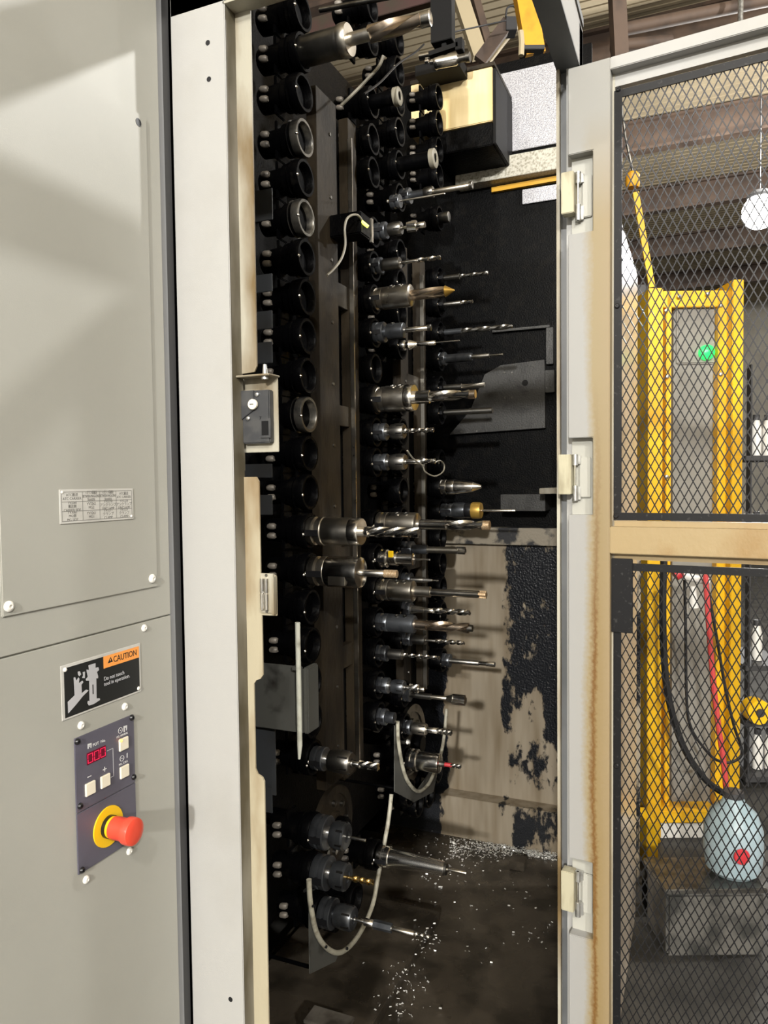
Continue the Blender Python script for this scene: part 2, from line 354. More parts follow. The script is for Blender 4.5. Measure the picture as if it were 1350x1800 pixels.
for i, (x, y, z, p, s) in enumerate(LAMPS):
    t = empty('high_bay_lamp', (x, y, z), LL[i], 'lamp')
    zc = z + s * 1.9
    MB().lathe([(s * .8, s * .7), (s * .95, s * .75), (s * 1.2, s * .5), (s * 1.2, .008), (CZ - zc, .008)], (x, y, zc), (0, 0, 1), 24).build('housing', 'lamp_body', t)
    MB().lathe([(s * math.sin(a), s * math.cos(a)) for a in [PI * (k / 12 - .499) for k in range(12)]] + [(s * .87, s * .5)], (x, y, zc), (0, 0, 1), 24).build('globe', 'lamp_white', t)

# ================================================================== grey cabinet on the left
XP = -.80
YE = onX(300, 1081, XP).y
cab = empty('machine_cabinet', (-1.0, .2, 0), 'tall light grey sheet-metal machine cabinet beside the white door post', 'cabinet')
ZJ = onX(300, 1081, XP).z
y0, y1 = onX(2, 1084, XP).y, onX(275, 1031, XP).y; z0, z1 = onX(275, 1031, XP).z, onX(250, 205, XP).z
MB().box(-1.15, XP - .004, -.9, YE - .001, 0, 3.2).build('body', 'paint_panel', cab)
MB().box(XP - .006, XP, -.9, YE, ZJ + .0015, 3.2).build('upper_panel', 'paint_panel', cab, .001)
MB().box(XP - .006, XP, -.9, YE, .02, ZJ - .0005).build('lower_panel', 'paint_panel', cab, .001)
r = .008
MB().box(XP - .001, XP + .0028, y0, y1, z0, z1).build('cover_plate', 'paint_panel', cab, .0012)
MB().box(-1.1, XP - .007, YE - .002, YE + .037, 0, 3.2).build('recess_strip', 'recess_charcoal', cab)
MB().box(XP - .03, XP - .003, YE, YE + .015, 0, 3.2).build('panel_return', 'bluegrey_strip', cab)
def screw(parent, px, py, X, r, m='screw_white', dark='screw_black', h=.5):
    p = onX(px, py, X)
    o = MB().lathe([(0, r), (r * .25, r), (r * .62 * h * 1.4, r * .85), (r * h * 1.3, r * .5), (r * h * 1.3, r * .34), (r * .3, r * .30)], p, (1, 0, 0), 16).build('screw', m, parent)
    return o
for px, py in ((15, 1066), (267, 1017)): screw(cab, px, py, XP + .0028, .0072)
for px, py in ((253, 1104), (219, 1242), (142, 1275), (227, 1496), (151, 1546)): screw(cab, px, py, XP, .0058)
p = onX(243, 215, XP + .0026); MB().lathe([(0, .006), (.0008, .006), (.0008, .0042), (.0004, .0042)], p, (1, 0, 0), 16).build('bolt_hole', 'screw_black', cab)

TPX = Matrix(((0, 0, 1, 0), (1, 0, 0, 0), (0, 1, 0, 0), (0, 0, 0, 1)))     # local x -> +Y, y -> +Z, z -> +X
class Plate:
    """a thing lying flat on the cabinet: local x along the wall, y up, z out of it"""
    def __init__(s, name, label, cat, px, py, X, ox, oy, sc):
        s.X = X; p = onX(px, py, X); s.p = p; s.o = empty(name, p, label, cat, T=TPX); s.ox, s.oy, s.sc = ox, oy, sc
    def at(s, x, y):
        q = onX(s.ox + x / s.sc, s.oy + y / s.sc, s.X); return q.y - s.p.y, q.z - s.p.z
    def poly(s, name, pts, z0, z1, m, parent=None, raw=False, bevel=0):
        q = pts if raw else [s.at(*a) for a in pts]
        return MB().prism([Vector((a, b, z0)) for a, b in q], [Vector((a, b, z1)) for a, b in q]).build(name, m, parent or s.o, bevel, local=True)
    def rect(s, name, a, b, z0, z1, m, parent=None, bevel=0):
        (u0, v0), (u1, v1) = s.at(*a), s.at(*b)
        return MB().box(min(u0, u1), max(u0, u1), min(v0, v1), max(v0, v1), z0, z1).build(name, m, parent or s.o, bevel, local=True)
    def disc(s, name, a, prof, m, seg=24, parent=None):
        u, v = s.at(*a); return MB().lathe(prof, (u, v, 0), (0, 0, 1), seg).build(name, m, parent or s.o, local=True)

# --- valve nameplate
np_ = Plate('nameplate', 'small engraved aluminium nameplate with a four-column valve table', 'nameplate', 104, 920, XP + .003, 95, 845, 9.0)
U0, V1 = np_.at(70, 135); U1, V0 = np_.at(1250, 600); V0 = np_.at(90, 690)[1]; V1 = np_.at(70, 140)[1]
MB().box(U0, U1, V0, V1, 0, .0012).build('plate', 'aluminium', np_.o, .0004, local=True)
gl = MB(); e = .0035; b = .0004
us = [U0 + e + (U1 - U0 - 2 * e) * k / 4 for k in range(5)]; us[1] += .0035; us[2] += .002; us[3] += .001
vs = [V0 + e + (V1 - V0 - 2 * e) * k / 3 for k in range(4)]; vs[2] -= .0003
for u in us: gl.box(u - b, u + b, vs[0], vs[3], .001, .0014)
for v in vs: gl.box(us[0], us[4], v - b, v + b, .001, .0014)
gl.build('table_lines', 'ink_light', np_.o, local=True)
cells = [['ATC搬送\nATC CARRIER', 'マガジン間搬送\nBETWEEN MAGAZINE\nTRANSFER', 'マガジン間搬送\nBETWEEN MAGAZINE\nTRANSFER', 'ATC搬送\nATC CARRIER'],
         ['YV3260\n搬送側\nCARRIER SIDE', 'YV3262\nMG2', 'YV3270\nアンクランプ\nUNCLAMP', 'YV3220\nアンクランプ\nUNCLAMP'],
         ['YV3061\nMG側\nMG SIDE', 'YV3261\nMG1', 'YV3271\nクランプ\nCLAMP', 'YV3221\nクランプ\nCLAMP']]
for i in range(3):
    for j in range(4):
        n = cells[i][j].count('\n') + 1; wmax = max(len(q) for q in cells[i][j].split('\n')); cw = us[j + 1] - us[j]
        text('lettering', cells[i][j], np_.o, (us[j] + us[j + 1]) / 2, (vs[2 - i] + vs[3 - i]) / 2, .0054, 'ink', sx=min(1, cw * .92 / (wmax * .0054 * .58)))
for a in ((115, 185), (1215, 560)): np_.disc('rivet', a, [(.001, .0021), (.002, .0018), (.0026, .0008)], 'screw_white', 14)

# --- caution sign
cs = Plate('caution_sign', 'black and orange caution sign with a cut-hand pictogram on the grey cabinet', 'sign', 108, 1268, XP, 95, 1120, 8.182)
u0, v0 = cs.at(110, 1210); u1, v1 = cs.at(1225, 85); cu0, cv1 = cs.at(80, 430); v0 = cs.at(112, 1212)[1]; u1 = cs.at(1238, 400)[0]; u0 = cs.at(95, 800)[0]; v1 = cs.at(95, 415)[1]
MB().box(u0, u1, v0, v1, 0, .0012).build('plate', 'aluminium', cs.o, .0005, local=True)
bu0, bv0 = cs.at(140, 800)[0], cs.at(150, 1168)[1]; bu1, bv1 = cs.at(1215, 400)[0], cs.at(150, 445)[1]
MB().box(bu0, bu1, bv0, bv1, .0011, .0014).build('black_field', 'sign_black', cs.o, local=True)
ou0 = cs.at(700, 350)[0]; ov0 = cs.at(708, 450)[1]
MB().box(ou0, bu1, ov0, bv1, .0013, .0016).build('orange_band', 'sign_orange', cs.o, local=True)
text('caution_lettering', 'CAUTION', cs.o, (cs.at(845, 320)[0] + cs.at(1170, 220)[0]) / 2, (ov0 + bv1) / 2, .0128, 'sign_black', .0018, sx=.86)
cs.poly('warning_triangle', [(760, 375), (832, 350), (800, 282)], .0015, .0018, 'sign_black')
cs.poly('exclamation_mark', [(794, 310), (802, 308), (800, 342), (796, 343)], .0017, .002, 'sign_orange')
text('warning_lettering', 'Do not touch\ntool in operation.', cs.o, cs.at(705, 590)[0], cs.at(800, 610)[1], .0082, 'print_grey', .0016, 'LEFT', .92)
hand = cs.poly('hand_pictogram', [(193, 1095), (186, 930), (285, 835), (272, 580), (292, 575), (310, 625), (340, 578), (352, 595), (345, 660), (395, 625), (410, 645), (382, 682), (387, 805), (450, 752), (485, 765), (400, 850), (310, 962)], .0013, .0017, 'print_grey')
cs.poly('fingertip', [(330, 495), (360, 490), (377, 535), (350, 560), (335, 540)], .0013, .0017, 'print_grey')
cs.poly('fingertip', [(402, 500), (432, 495), (430, 588), (393, 585), (408, 550)], .0013, .0017, 'print_grey')
cs.poly('cutter_pictogram', [(485, 402), (585, 372), (585, 440), (625, 430), (635, 470), (605, 500), (622, 560), (620, 590), (595, 590), (600, 880), (645, 878), (650, 900), (560, 960), (490, 982), (470, 950), (475, 915), (500, 915), (495, 625), (450, 625), (445, 600), (475, 570), (460, 500), (455, 465), (490, 470)], .0013, .0017, 'print_grey')
cs.poly('slot_mark', [(538, 682), (551, 678), (555, 815), (542, 820)], .0016, .0019, 'sign_black')
for a in ((147, 468), (1205, 735)): cs.disc('rivet', a, [(.001, .0032), (.0024, .0028), (.0034, .0012)], 'screw_white', 16)

# --- operator control panel
cp = Plate('control_panel', 'violet-grey pot call panel with red digits, ivory keys and emergency stop', 'control panel', 136, 1538, XP, 0, 1200, 2.8125)
K = Plate.__new__(Plate); K.__dict__.update(cp.__dict__); K.ox, K.oy, K.sc = 120, 1240, 9.643
pu0, pu1 = cp.at(361, 600)[0], cp.at(664, 500)[0]; pv0, pv1 = cp.at(383, 950)[1], cp.at(361, 278)[1]; vm = cp.at(380, 645)[1]
pu0 = cp.at(372, 600)[0]
MB().box(pu0, pu1, vm + .0006, pv1, 0, .0025).build('upper_plate', 'panel_violet', cp.o, .0006, local=True)
MB().box(pu0, pu1, pv0, vm - .0006, 0, .0025).build('lower_plate', 'panel_violet', cp.o, .0006, local=True)
for a in ((375, 290), (644, 172), (654, 465), (389, 608), (398, 925)): cp.disc('screw', a, [(.002, .0046), (.0045, .0042), (.0062, .0026), (.0062, .0014), (.004, .0012)], 'screw_black', 16)
for nm, a, b_ in (('minus_key', (258, 1345), (425, 1440)), ('plus_key', (520, 1215), (675, 1315)), ('manual_key', (832, 575), (983, 700)), ('call_key', (848, 1045), (995, 1165))):
    (ua, va), (ub, vb) = K.at(*a), K.at(*b_); hh = (ub - ua) * .5; vc = (K.at((a[0] + b_[0]) / 2, (a[1] + b_[1]) / 2 + (8 if 1 else 0)))[1]
    MB().box(ua, ub, vc - hh, vc + hh, .001, .0052).build(nm, 'button_ivory', cp.o, .0006, local=True)
K.disc('indicator_lamp', (850, 590), [(.0045, .0026), (.0062, .0022), (.0068, .001)], 'lamp_orange', 14)
d0, d1 = K.at(290, 930), K.at(612, 790); dv0, dv1 = K.at(300, 1010)[1], K.at(290, 810)[1]
MB().box(d0[0], d1[0], dv0, dv1, .001, .0032).build('display', 'display_red', cp.o, .0004, local=True)
dw = (d1[0] - d0[0])
for k in range(3):
    cx = d0[0] + dw * (k + .5) / 3; cy = (dv0 + dv1) / 2; hw, hh, b = dw * .12, (dv1 - dv0) * .36, .0008
    g = MB(); sh = .0012
    for (xa, ya, xb, yb) in ((-hw, hh, hw, hh), (-hw, -hh, hw, -hh), (-hw, 0.001, -hw, hh), (hw, .001, hw, hh), (-hw, -hh, -hw, -.001), (hw, -hh, hw, -.001)):
        g.box(cx + min(xa, xb) - b / 2, cx + max(xa, xb) + b / 2, cy + min(ya, yb) - b / 2, cy + max(ya, yb) + b / 2, .003, .0036)
    g.build('zero_digit', 'digit_red', cp.o, local=True)
text('pot_lettering', 'POT  No.', cp.o, K.at(500, 625)[0], K.at(500, 628)[1], .0062, 'print_white', .0027)
text('plus_mark', '+', cp.o, *K.at(595, 1085), .015, 'print_white', .0027)
text('minus_mark', '−', cp.o, *K.at(335, 1210), .015, 'print_white', .0027)
text('manual_lettering', 'MG. MANUAL', cp.o, *K.at(893, 500), .0044, 'print_white', .0027, sx=.9)
text('call_lettering', 'MG. CALL', cp.o, *K.at(912, 972), .0044, 'print_white', .0027)
for (x, y) in ((860, 420), (888, 893)):
    u, v = K.at(x, y); rg = MB(); n = 20
    for k in range(n):
        a0, a1 = 2 * PI * k / n, 2 * PI * (k + 1) / n
        rg.add([Vector((u + math.cos(a) * q, v + math.sin(a) * q, zz)) for zz in (.0024, .0028) for q in (.0038, .0045) for a in (a0, a1)], [(0, 1, 3, 2), (4, 6, 7, 5), (0, 4, 5, 1), (2, 3, 7, 6)])
    rg.lathe([(.0024, .0008), (.0028, .0008)], (u, v, 0), (0, 0, 1), 8)
    rg.build('wheel_symbol', 'print_white', cp.o, local=True)
K.poly('hand_symbol', [(918, 450), (916, 350), (975, 330), (972, 400), (962, 425), (958, 370), (935, 378), (935, 445)], .0024, .0028, 'print_white')
K.poly('arrow_symbol', [(970, 885), (970, 805), (982, 800), (982, 880)], .0024, .0028, 'print_white')
K.poly('pot_symbol', [(308, 735), (305, 650), (372, 632), (368, 712), (355, 715), (355, 660), (342, 665), (342, 700), (332, 702), (332, 668), (322, 670), (322, 730)], .0024, .0028, 'print_white')
gl = MB(); (ua, va), (ub, vb) = K.at(635, 768), K.at(735, 735); (uc, vc2) = K.at(740, 1195); ud = K.at(698, 1218)[0]; b = .00045
gl.box(ua, ub, va - b, va + b, .0024, .0028); gl.box(ub - b, ub + b, vc2, va, .0024, .0028); gl.box(ud, ub, vc2 - b, vc2 + b, .0024, .0028)
gl.build('link_line', 'print_grey', cp.o, local=True)
eu, ev = cp.at(528, 708)
MB().lathe([(.0025, .0295), (.0042, .0292), (.0042, .012)], (eu, ev, 0), (0, 0, 1), 48).build('estop_collar', 'estop_yellow', cp.o, local=True)
MB().lathe([(.004, .0165), (.010, .0165), (.010, .013)], (eu, ev, 0), (0, 0, 1), 32).build('estop_bezel', 'screw_black', cp.o, local=True)
MB().lathe([(.009, .0155), (.014, .0158), (.016, .0158)], (eu, ev, 0), (0, 0, 1), 32).build('estop_ring', 'estop_yellow', cp.o, local=True)
MB().lathe([(.015, .0165), (.030, .0165), (.038, .0172), (.040, .0196), (.049, .0200), (.052, .0190), (.0535, .015), (.054, .006), (.054, .0005)], (eu, ev, 0), (0, 0, 1), 40).build('estop_button', 'estop_red', cp.o, local=True)

# ================================================================== frame of the corner opening
YP, YF = onX(325, 1060, XP).y, onX(325, 1060, XP).y + .030
ZH = 2.422; XO, XI = -.205, -.247; YR = 1.43
fr = empty('door_frame', (-.75, YP, 0), 'pale grey steel frame around the corner opening of the machine', 'door frame')
MB().box(-.803, -.697, YP, YP + .004, 0, 3.2).build('post_face', 'paint_post', fr, .0012)
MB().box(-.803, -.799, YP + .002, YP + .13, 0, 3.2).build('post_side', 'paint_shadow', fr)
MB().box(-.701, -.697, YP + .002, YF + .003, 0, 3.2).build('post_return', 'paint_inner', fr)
fx0, fx1 = -.700, -.668
def zat(py): return onY(455, py, YF).z
prof = [(fx0, 3.2), (fx1, 3.2), (fx1, zat(643)), (fx1 - .005, zat(653)), (fx0, zat(655))]
MB().prism([Vector((x, YF, z)) for x, z in prof], [Vector((x, YF + .003, z)) for x, z in prof]).build('upper_lip', 'paint_stain', fr)
pl = [(fx0, zat(838)), (fx1 - .005, zat(838)), (fx1, zat(846)), (fx1, zat(1010)), (-.640, zat(1010)), (-.638, zat(1014)), (-.638, zat(1080)), (fx1 + .001, zat(1081)), (fx1 + .001, zat(1186)), (fx1 - .004, zat(1193)), (fx1 - .012, zat(1196)), (fx1 - .017, zat(1203)), (fx1 - .017, zat(1352)), (fx1 - .013, zat(1361)), (fx1 - .004, zat(1365)), (fx1, zat(1372)), (fx1, 0), (fx0, 0)]
MB().prism([Vector((x, YF, z)) for x, z in pl], [Vector((x, YF + .003, z)) for x, z in pl]).build('lower_lip', 'lip_rust', fr)
for px, py in ((365, 75), (367, 139), (405, 1757)):
    p = onY(px, py, YP - .0005); MB().lathe([(0, .0042), (.001, .0042), (.001, .0028), (.0008, .0028)], p, (0, 1, 0), 14).build('bolt_hole', 'screw_black', fr)
# header along X (left leg) and along Y (right leg)
MB().box(-.803, XO, YP, YP + .004, ZH + .004, ZH + .085).build('header_face', 'paint_post', fr, .001)
MB().box(-.70, XO, YP, YF + .003, ZH, ZH + .004).build('header_underside', 'paint_stain', fr)
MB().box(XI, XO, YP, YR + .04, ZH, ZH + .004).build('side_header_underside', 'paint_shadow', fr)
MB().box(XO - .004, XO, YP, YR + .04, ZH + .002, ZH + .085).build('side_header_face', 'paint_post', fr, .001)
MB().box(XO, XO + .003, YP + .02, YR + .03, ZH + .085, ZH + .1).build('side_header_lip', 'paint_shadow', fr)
# right post: lip, groove, flat
MB().box(XI, XI + .006, YR - .004, YR + .04, 0, ZH).build('hinge_post_lip', 'paint_stain', fr)
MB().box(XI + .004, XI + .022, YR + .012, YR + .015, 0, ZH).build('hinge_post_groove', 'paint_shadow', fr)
MB().box(XI + .018, XO, YR, YR + .014, 0, ZH).build('hinge_post_face', 'paint_post', fr)
MB().box(XO - .003, XO, YR, YR + .04, 0, ZH + .08).build('hinge_post_side', 'paint_post', fr)

# --- interlock switch on its bracket
p0 = onY(425, 795, YF); p1 = onY(488, 662, YF)
sw = empty('interlock_switch', ((p0.x + p1.x) / 2, YF, p0.z), 'black door interlock switch with ivory dial on a cream bracket', 'switch')
YS = YF + .012
def q(px, py): v = onY(px, py, YS); return v.x, v.z
bx0, bz0 = q(424, 796); bx1, bz1 = q(487.5, 660); bx0 = -.6975
MB().box(-.709, bx1, YS, YS + .003, bz0, bz1).build('bracket_plate', 'paint_stain', sw, .0008)
MB().box(bx0, bx1 + .003, YS - .03, YS + .003, bz1 - .003, bz1).build('bracket_flange', 'paint_stain', sw, .0008)
x0, zt = q(424, 690); x1, zb = q(482.5, 779); x0 = -.6965
MB().box(x0, x1, YS - .014, YS, zb, zt).build('switch_body', 'switch_black', sw, .0018)
xa, za = q(455, 690); xb, zb2 = q(436, 778)
MB().prism([Vector((x0, YS - .017, zt)), Vector((xa, YS - .017, zt)), Vector((xa, YS - .017, q(456, 722)[1])), Vector((xb, YS - .017, q(440, 738)[1])), Vector((x0, YS - .017, q(440, 738)[1]))],
           [Vector((x0, YS - .013, zt)), Vector((xa, YS - .013, zt)), Vector((xa, YS - .013, q(456, 722)[1])), Vector((xb, YS - .013, q(440, 738)[1])), Vector((x0, YS - .013, q(440, 738)[1]))]).build('switch_cover', 'switch_black', sw, .0006)
a = onY(445.5, 711, YS - .017); MB().lathe([(0, .0085), (.004, .0085), (.005, .0075), (.005, .0005)], a, (0, -1, 0), 24).build('dial', 'button_ivory', sw)
MB().box(a.x - .004, a.x + .003, a.y - .0056, a.y - .0048, a.z - .0006, a.z + .0006).build('dial_slot', 'screw_black', sw)
for px, py in ((452, 693.5), (436.5, 735.5)):
    a = onY(px, py, YS - .015); MB().lathe([(0, .0036), (.002, .0034), (.003, .002), (.003, .0003)], a, (0, -1, 0), 14).build('screw', 'zinc', sw)
xs, zs = q(467, 771); xe, ze = q(484.5, 736)
MB().box(xs, xe, YS - .0165, YS - .012, zs, ze).build('key_entry', 'switch_black', sw, .0008)
xs, zs = q(470, 766); xe, ze = q(481, 741)
MB().box(xs, xe, YS - .0175, YS - .016, zs, ze).build('key_slot', 'black_flat', sw)
text('switch_mark', '7', sw, 0, 0, .008, 'screw_black')
o = bpy.data.objects[[k for k in bpy.data.objects.keys() if k.startswith('switch_mark')][-1]]
vv = onY(457.5, 735, YS - .0146); o.matrix_local = WM[sw.name].inverted() @ Matrix.Translation(vv) @ Matrix.Rotation(PI / 2, 4, 'X')
a = onY(466, 669, YS - .02); MB().lathe([(-.004, .006), (.0, .006), (.003, .0045), (.02, .003), (.02, .0005)], (a.x, a.y, bz1 - .004), (0, 0, 1), 12).build('bracket_bolt', 'zinc', sw)
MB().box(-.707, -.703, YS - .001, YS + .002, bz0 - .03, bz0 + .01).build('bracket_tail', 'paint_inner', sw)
# --- catch with rollers
a = onY(470, 1045, YF)
ct = empty('door_catch', (a.x, YF, onY(470, 1080, YF).z), 'steel roller catch on the tab of the stained door lip', 'catch')
ca, cb = onY(459.5, 1073, YF - .006), onY(475.5, 1015, YF - .006)
MB().box(ca.x - .002, cb.x + .004, YF - .0045, YF, ca.z - .004, cb.z + .006).build('backplate', 'paint_stain', ct, .0006)
for k in range(2):
    xx = ca.x + .003 + k * .0085
    MB().lathe([(0, .0005), (.0, .0036), (.026, .0040), (.0272, .0030), (.0285, .0040), (cb.z - ca.z - .004, .0036), (cb.z - ca.z - .004, .0005)], (xx, YF - .0075, ca.z + .002), (0, 0, 1), 14).build('roller', 'chrome', ct)
for zz in (cb.z + .003, ca.z - .0015):
    MB().lathe([(0, .0026), (.0016, .0024), (.0016, .001), (.0006, .001)], (ca.x + .010, YF - .0044, zz), (0, -1, 0), 12).build('screw', 'steel_dark', ct)
MB().box(-.642, -.638, YF - .009, YF + .002, onY(470, 1079, YF).z, onY(470, 1012, YF).z).build('side_lip', 'paint_stain', ct, .0008)

# ================================================================== expanded-mesh door on the right
yaw = math.radians(-6.0)
ud = Vector((math.cos(yaw), math.sin(yaw), 0)); nd = Vector((math.sin(yaw), -math.cos(yaw), 0))       # nd points at the viewer
DP = onY(999, 600, 1.395); DP.z = 0
def D(px, py, n=0.):
    d = ray(px, py); P0 = DP + nd * n; t = (P0 - O).dot(nd) / d.dot(nd); p = O + d * t - P0
    return p.dot(ud), p.z
TD = Matrix(((ud.x, nd.x, 0, DP.x), (ud.y, nd.y, 0, DP.y), (0, 0, 1, 0), (0, 0, 0, 1)))    # local: x along door, y out toward viewer, z up
rusty_stile('door_stile_paint', tuple(DP), tuple(ud), .0, .085, .2, D(1040, 112)[1])
zt = D(1052, 106)[1]; U1s = D(1072, 600)[0]; UW = .62; zr0, zr1 = D(1075, 973)[1], D(1075, 926)[1]; zti = D(1076, 121)[1]
door = empty('mesh_door', tuple(DP), 'open pale steel door with two expanded-metal windows and rust streaks', 'door', T=Matrix.Rotation(yaw, 4, 'Z'))
DTH = .030
def dbox(mb, u0, u1, n0, n1, z0, z1): return mb.box(u0, u1, n0, n1, z0, z1, TD)
def dpoly(name, pts, n0, n1, m, parent, bevel=0):
    return MB().prism([TD @ Vector((u, n0, z)) for u, z in pts], [TD @ Vector((u, n1, z)) for u, z in pts]).build(name, m, parent, bevel)
nu = D(1042, 840)[0]
notch = [(D(1003, 272)[1], D(1003, 412)[1]), (D(1003, 770)[1], D(1003, 905)[1]), (D(1003, 1508)[1], D(1003, 1642)[1])]
pts = [(0, zt)]
for za, zb_ in notch: pts += [(0, za), (nu, za), (nu, zb_), (0, zb_)]
pts += [(0, .12), (U1s, .12), (U1s, zt)]
stile = dpoly('hinge_stile', pts, -DTH, 0, 'door_stile_paint', door, .0012)
for za, zb_ in notch: dbox(MB(), .001, nu + .002, -DTH - .001, -.022, zb_ - .005, za + .005).build('hinge_pocket', 'paint_panel', door)
dbox(MB(), U1s, UW, -DTH, 0, zti, zt).build('top_rail', 'paint_post', door, .0012)
dbox(MB(), U1s, UW, -DTH, 0, zr0, zr1).build('middle_rail', 'rail_tan', door, .0012)
dbox(MB(), U1s, UW, -DTH, 0, .12, .22).build('bottom_rail', 'paint_stain', door, .0012)
dbox(MB(), UW, UW + .075, -DTH, 0, .12, zt).build('free_stile', 'paint_stain', door, .0012)
def screen(u0, u1, z0, z1, lab):
    """black flat-bar frame with diamond mesh behind it, set back in the door"""
    n1 = -.018; fwid = .0135
    f = MB()
    for a in ((u0, u0 + fwid, z0, z1), (u1 - fwid, u1, z0, z1), (u0 + fwid, u1 - fwid, z0, z0 + fwid), (u0 + fwid, u1 - fwid, z1 - fwid, z1)):
        dbox(f, a[0], a[1], n1 - .003, n1, a[2], a[3])
    fo = f.build('screen_frame', 'frame_black', door)
    ms = MB(); px_, pz_ = .0141, .0275; nn = n1 - .004; wdt = .0019; th = .0011
    cols = int((u1 - u0) / px_) + 1; rows = int((z1 - z0) / pz_) + 1
    for i in range(cols):
        for j in range(rows * 2):
            zc = z0 + j * pz_ / 2; off = .5 if j % 2 else 0
            a = Vector((u0 + (i + off) * px_, zc)); 
            for sgn in (-1, 1):
                bx_ = Vector((a.x + sgn * px_ / 2, zc + pz_ / 2))
                if bx_.x > u1 or bx_.x < u0 or bx_.y > z1 or a.x > u1: continue
                d = (bx_ - a).normalized(); nrm = Vector((-d.y, d.x)) * wdt / 2
                q4 = [a - nrm, a + nrm, bx_ + nrm, bx_ - nrm]; k0, k1 = (nn - th, nn) if sgn > 0 else (nn - th * .6, nn + th * .4)
                ms.prism([TD @ Vector((v.x, k0, v.y)) for v in q4], [TD @ Vector((v.x, k1, v.y)) for v in q4])
    mo = ms.build('diamond_mesh', 'mesh_black', door); mo['kind'] = 'stuff'
    return fo
su0 = D(1079, 600, -.018)[0]
screen(su0, UW - .004, D(1080, 914, -.018)[1], D(1080, 160, -.018)[1], 'u')
screen(su0, UW - .004, .235, D(1080, 989, -.018)[1], 'l')
# inner return of the window openings
dbox(MB(), U1s, UW, -DTH - .004, -.021, zti - .022, zti).build('window_stop', 'paint_post', door)
dbox(MB(), U1s, UW, -DTH - .004, -.020, zr1, zr1 + .010).build('window_stop', 'rail_tan', door)
dbox(MB(), U1s, UW, -DTH - .004, -.020, zr0 - .012, zr0).build('window_stop', 'rail_tan', door)
dbox(MB(), U1s, su0 + .001, -DTH - .004, -.020, .22, zt - .01).build('window_stop', 'paint_stain', door)
cu_, cz_ = D(1112, 1113, -.016); cu0_, cz1_ = D(1075, 981, -.016)
dbox(MB(), cu0_, cu_, -.019, -.012, cz_, cz1_).build('cover_tab', 'frame_black', door, .001)
for px, py in ((1087, 157), (1085, 538), (1083, 907), (1084, 1346)):
    u, z_ = D(px, py, -.018); MB().lathe([(0, .0048), (.002, .0046), (.0035, .003), (.0035, .0012), (.002, .001)], TD @ Vector((u, -.018, z_)), nd, 14).build('screw', 'screw_black', door)
# --- three hinges
HL = ['weathered steel hinge in the topmost pocket of the door stile', 'weathered steel hinge beside the middle rail of the mesh door', 'weathered steel hinge in the lowest, rust-streaked pocket of the stile']
for k, (pxa, pya, pyb, pxb) in enumerate(((987, 303, 376, 1041), (982, 799, 869, 1039), (987, 1531, 1600, 1042))):
    z1_, z0_ = D(pxa + 10, pya)[1], D(pxa + 10, pyb)[1]; ua, ub = D(pxa, pya)[0], D(pxa + 22, pya)[0]; uc = D(pxb, pya, -.02)[0]
    h = empty('hinge', TD @ Vector((.01, 0, z0_ - .01)), HL[k], 'hinge', 'hinges of the mesh door')
    dbox(MB(), ua, ub, -.020, .004, z0_, z1_).build('frame_leaf', 'hinge_beige', h, .0012)
    dbox(MB(), ub + .011, uc, -.0215, -.016, z0_ - .006, z1_ - .006).build('door_leaf', 'paint_panel', h, .0012)
    MB().lathe([(0, .0022), (z1_ - z0_ + .012, .0022)], TD @ Vector((ub + .005, -.008, z0_ - .012)), (0, 0, 1), 12).build('pin', 'steel', h)
    L = z1_ - z0_
    for s0, s1 in ((-.012, .016), (L - .02, L)):
        MB().lathe([(s0, .001), (s0, .0052), (s1, .0052), (s1, .001)], TD @ Vector((ub + .005, -.010, z0_)), (0, 0, 1), 16).build('knuckle', 'zinc', h)
        dbox(MB(), ub + .004, ub + .014, -.018, -.013, z0_ + s0 + .002, z0_ + s1 - .002).build('knuckle_strap', 'zinc', h)

# ================================================================== inside of the machine: shell
YB = 3.15; ZP = onY(820, 1474, YB - .10).z
PX0, PX1 = onY(740, 1200, YB).x, onY(985, 1200, YB).x
peeling('peeling_wall')
sh = empty('machine_enclosure', (-.8, 2.4, 0), 'oil-blackened sheet-metal enclosure around the tool magazine', 'enclosure')
MB().box(-1.6, onY(1040, 500, YB).x, YB, YB + .02, .0, onY(880, 112, YB).z).build('back_sheet', 'black_oil', sh)
MB().box(-1.62, -1.6, 1.0, YB, 0, 3.2).build('inner_side_sheet', 'black_oil', sh)
MB().box(-1.6, -.806, YP + .13, YP + .14, 0, 3.2).build('front_sheet', 'black_oil', sh)
zl0, zl1 = onY(900, 958, YB - .02).z, onY(900, 1420, YB - .02).z
MB().box(-1.3, -.21, YB - .02, YB, zl1 - .02, zl0 + .0).build('lower_back_panel', 'peeling_wall', sh)
zb0, zb1 = onY(900, 1417, YB - .1).z, ZP
MB().box(-1.3, -.21, YB - .1, YB - .02, zb1 - .05, zb0).build('plinth', 'peeling_wall', sh, .002)
zc0, zc1 = onY(900, 958, YB - .06).z, onY(900, 928, YB - .06).z
MB().box(onY(778, 930, YB - .06).x, -.21, YB - .06, YB, zc0, zc1).build('ledge', 'ledge_paint', sh, .002)
MB().box(-1.3, XI - .0005, 1.2, YB, 0, ZP).build('chip_pan', 'pan_floor', sh)
MB().box(XI - .0005, -.2155, YR + .041, YB, 0, ZP).build('chip_pan_edge', 'pan_floor', sh)
pe = onX(1120, 520, -.213)
MB().box(-.216, -.210, YR + .04, 2.93, 0, 2.41).build('side_sheet', 'side_beige', sh)
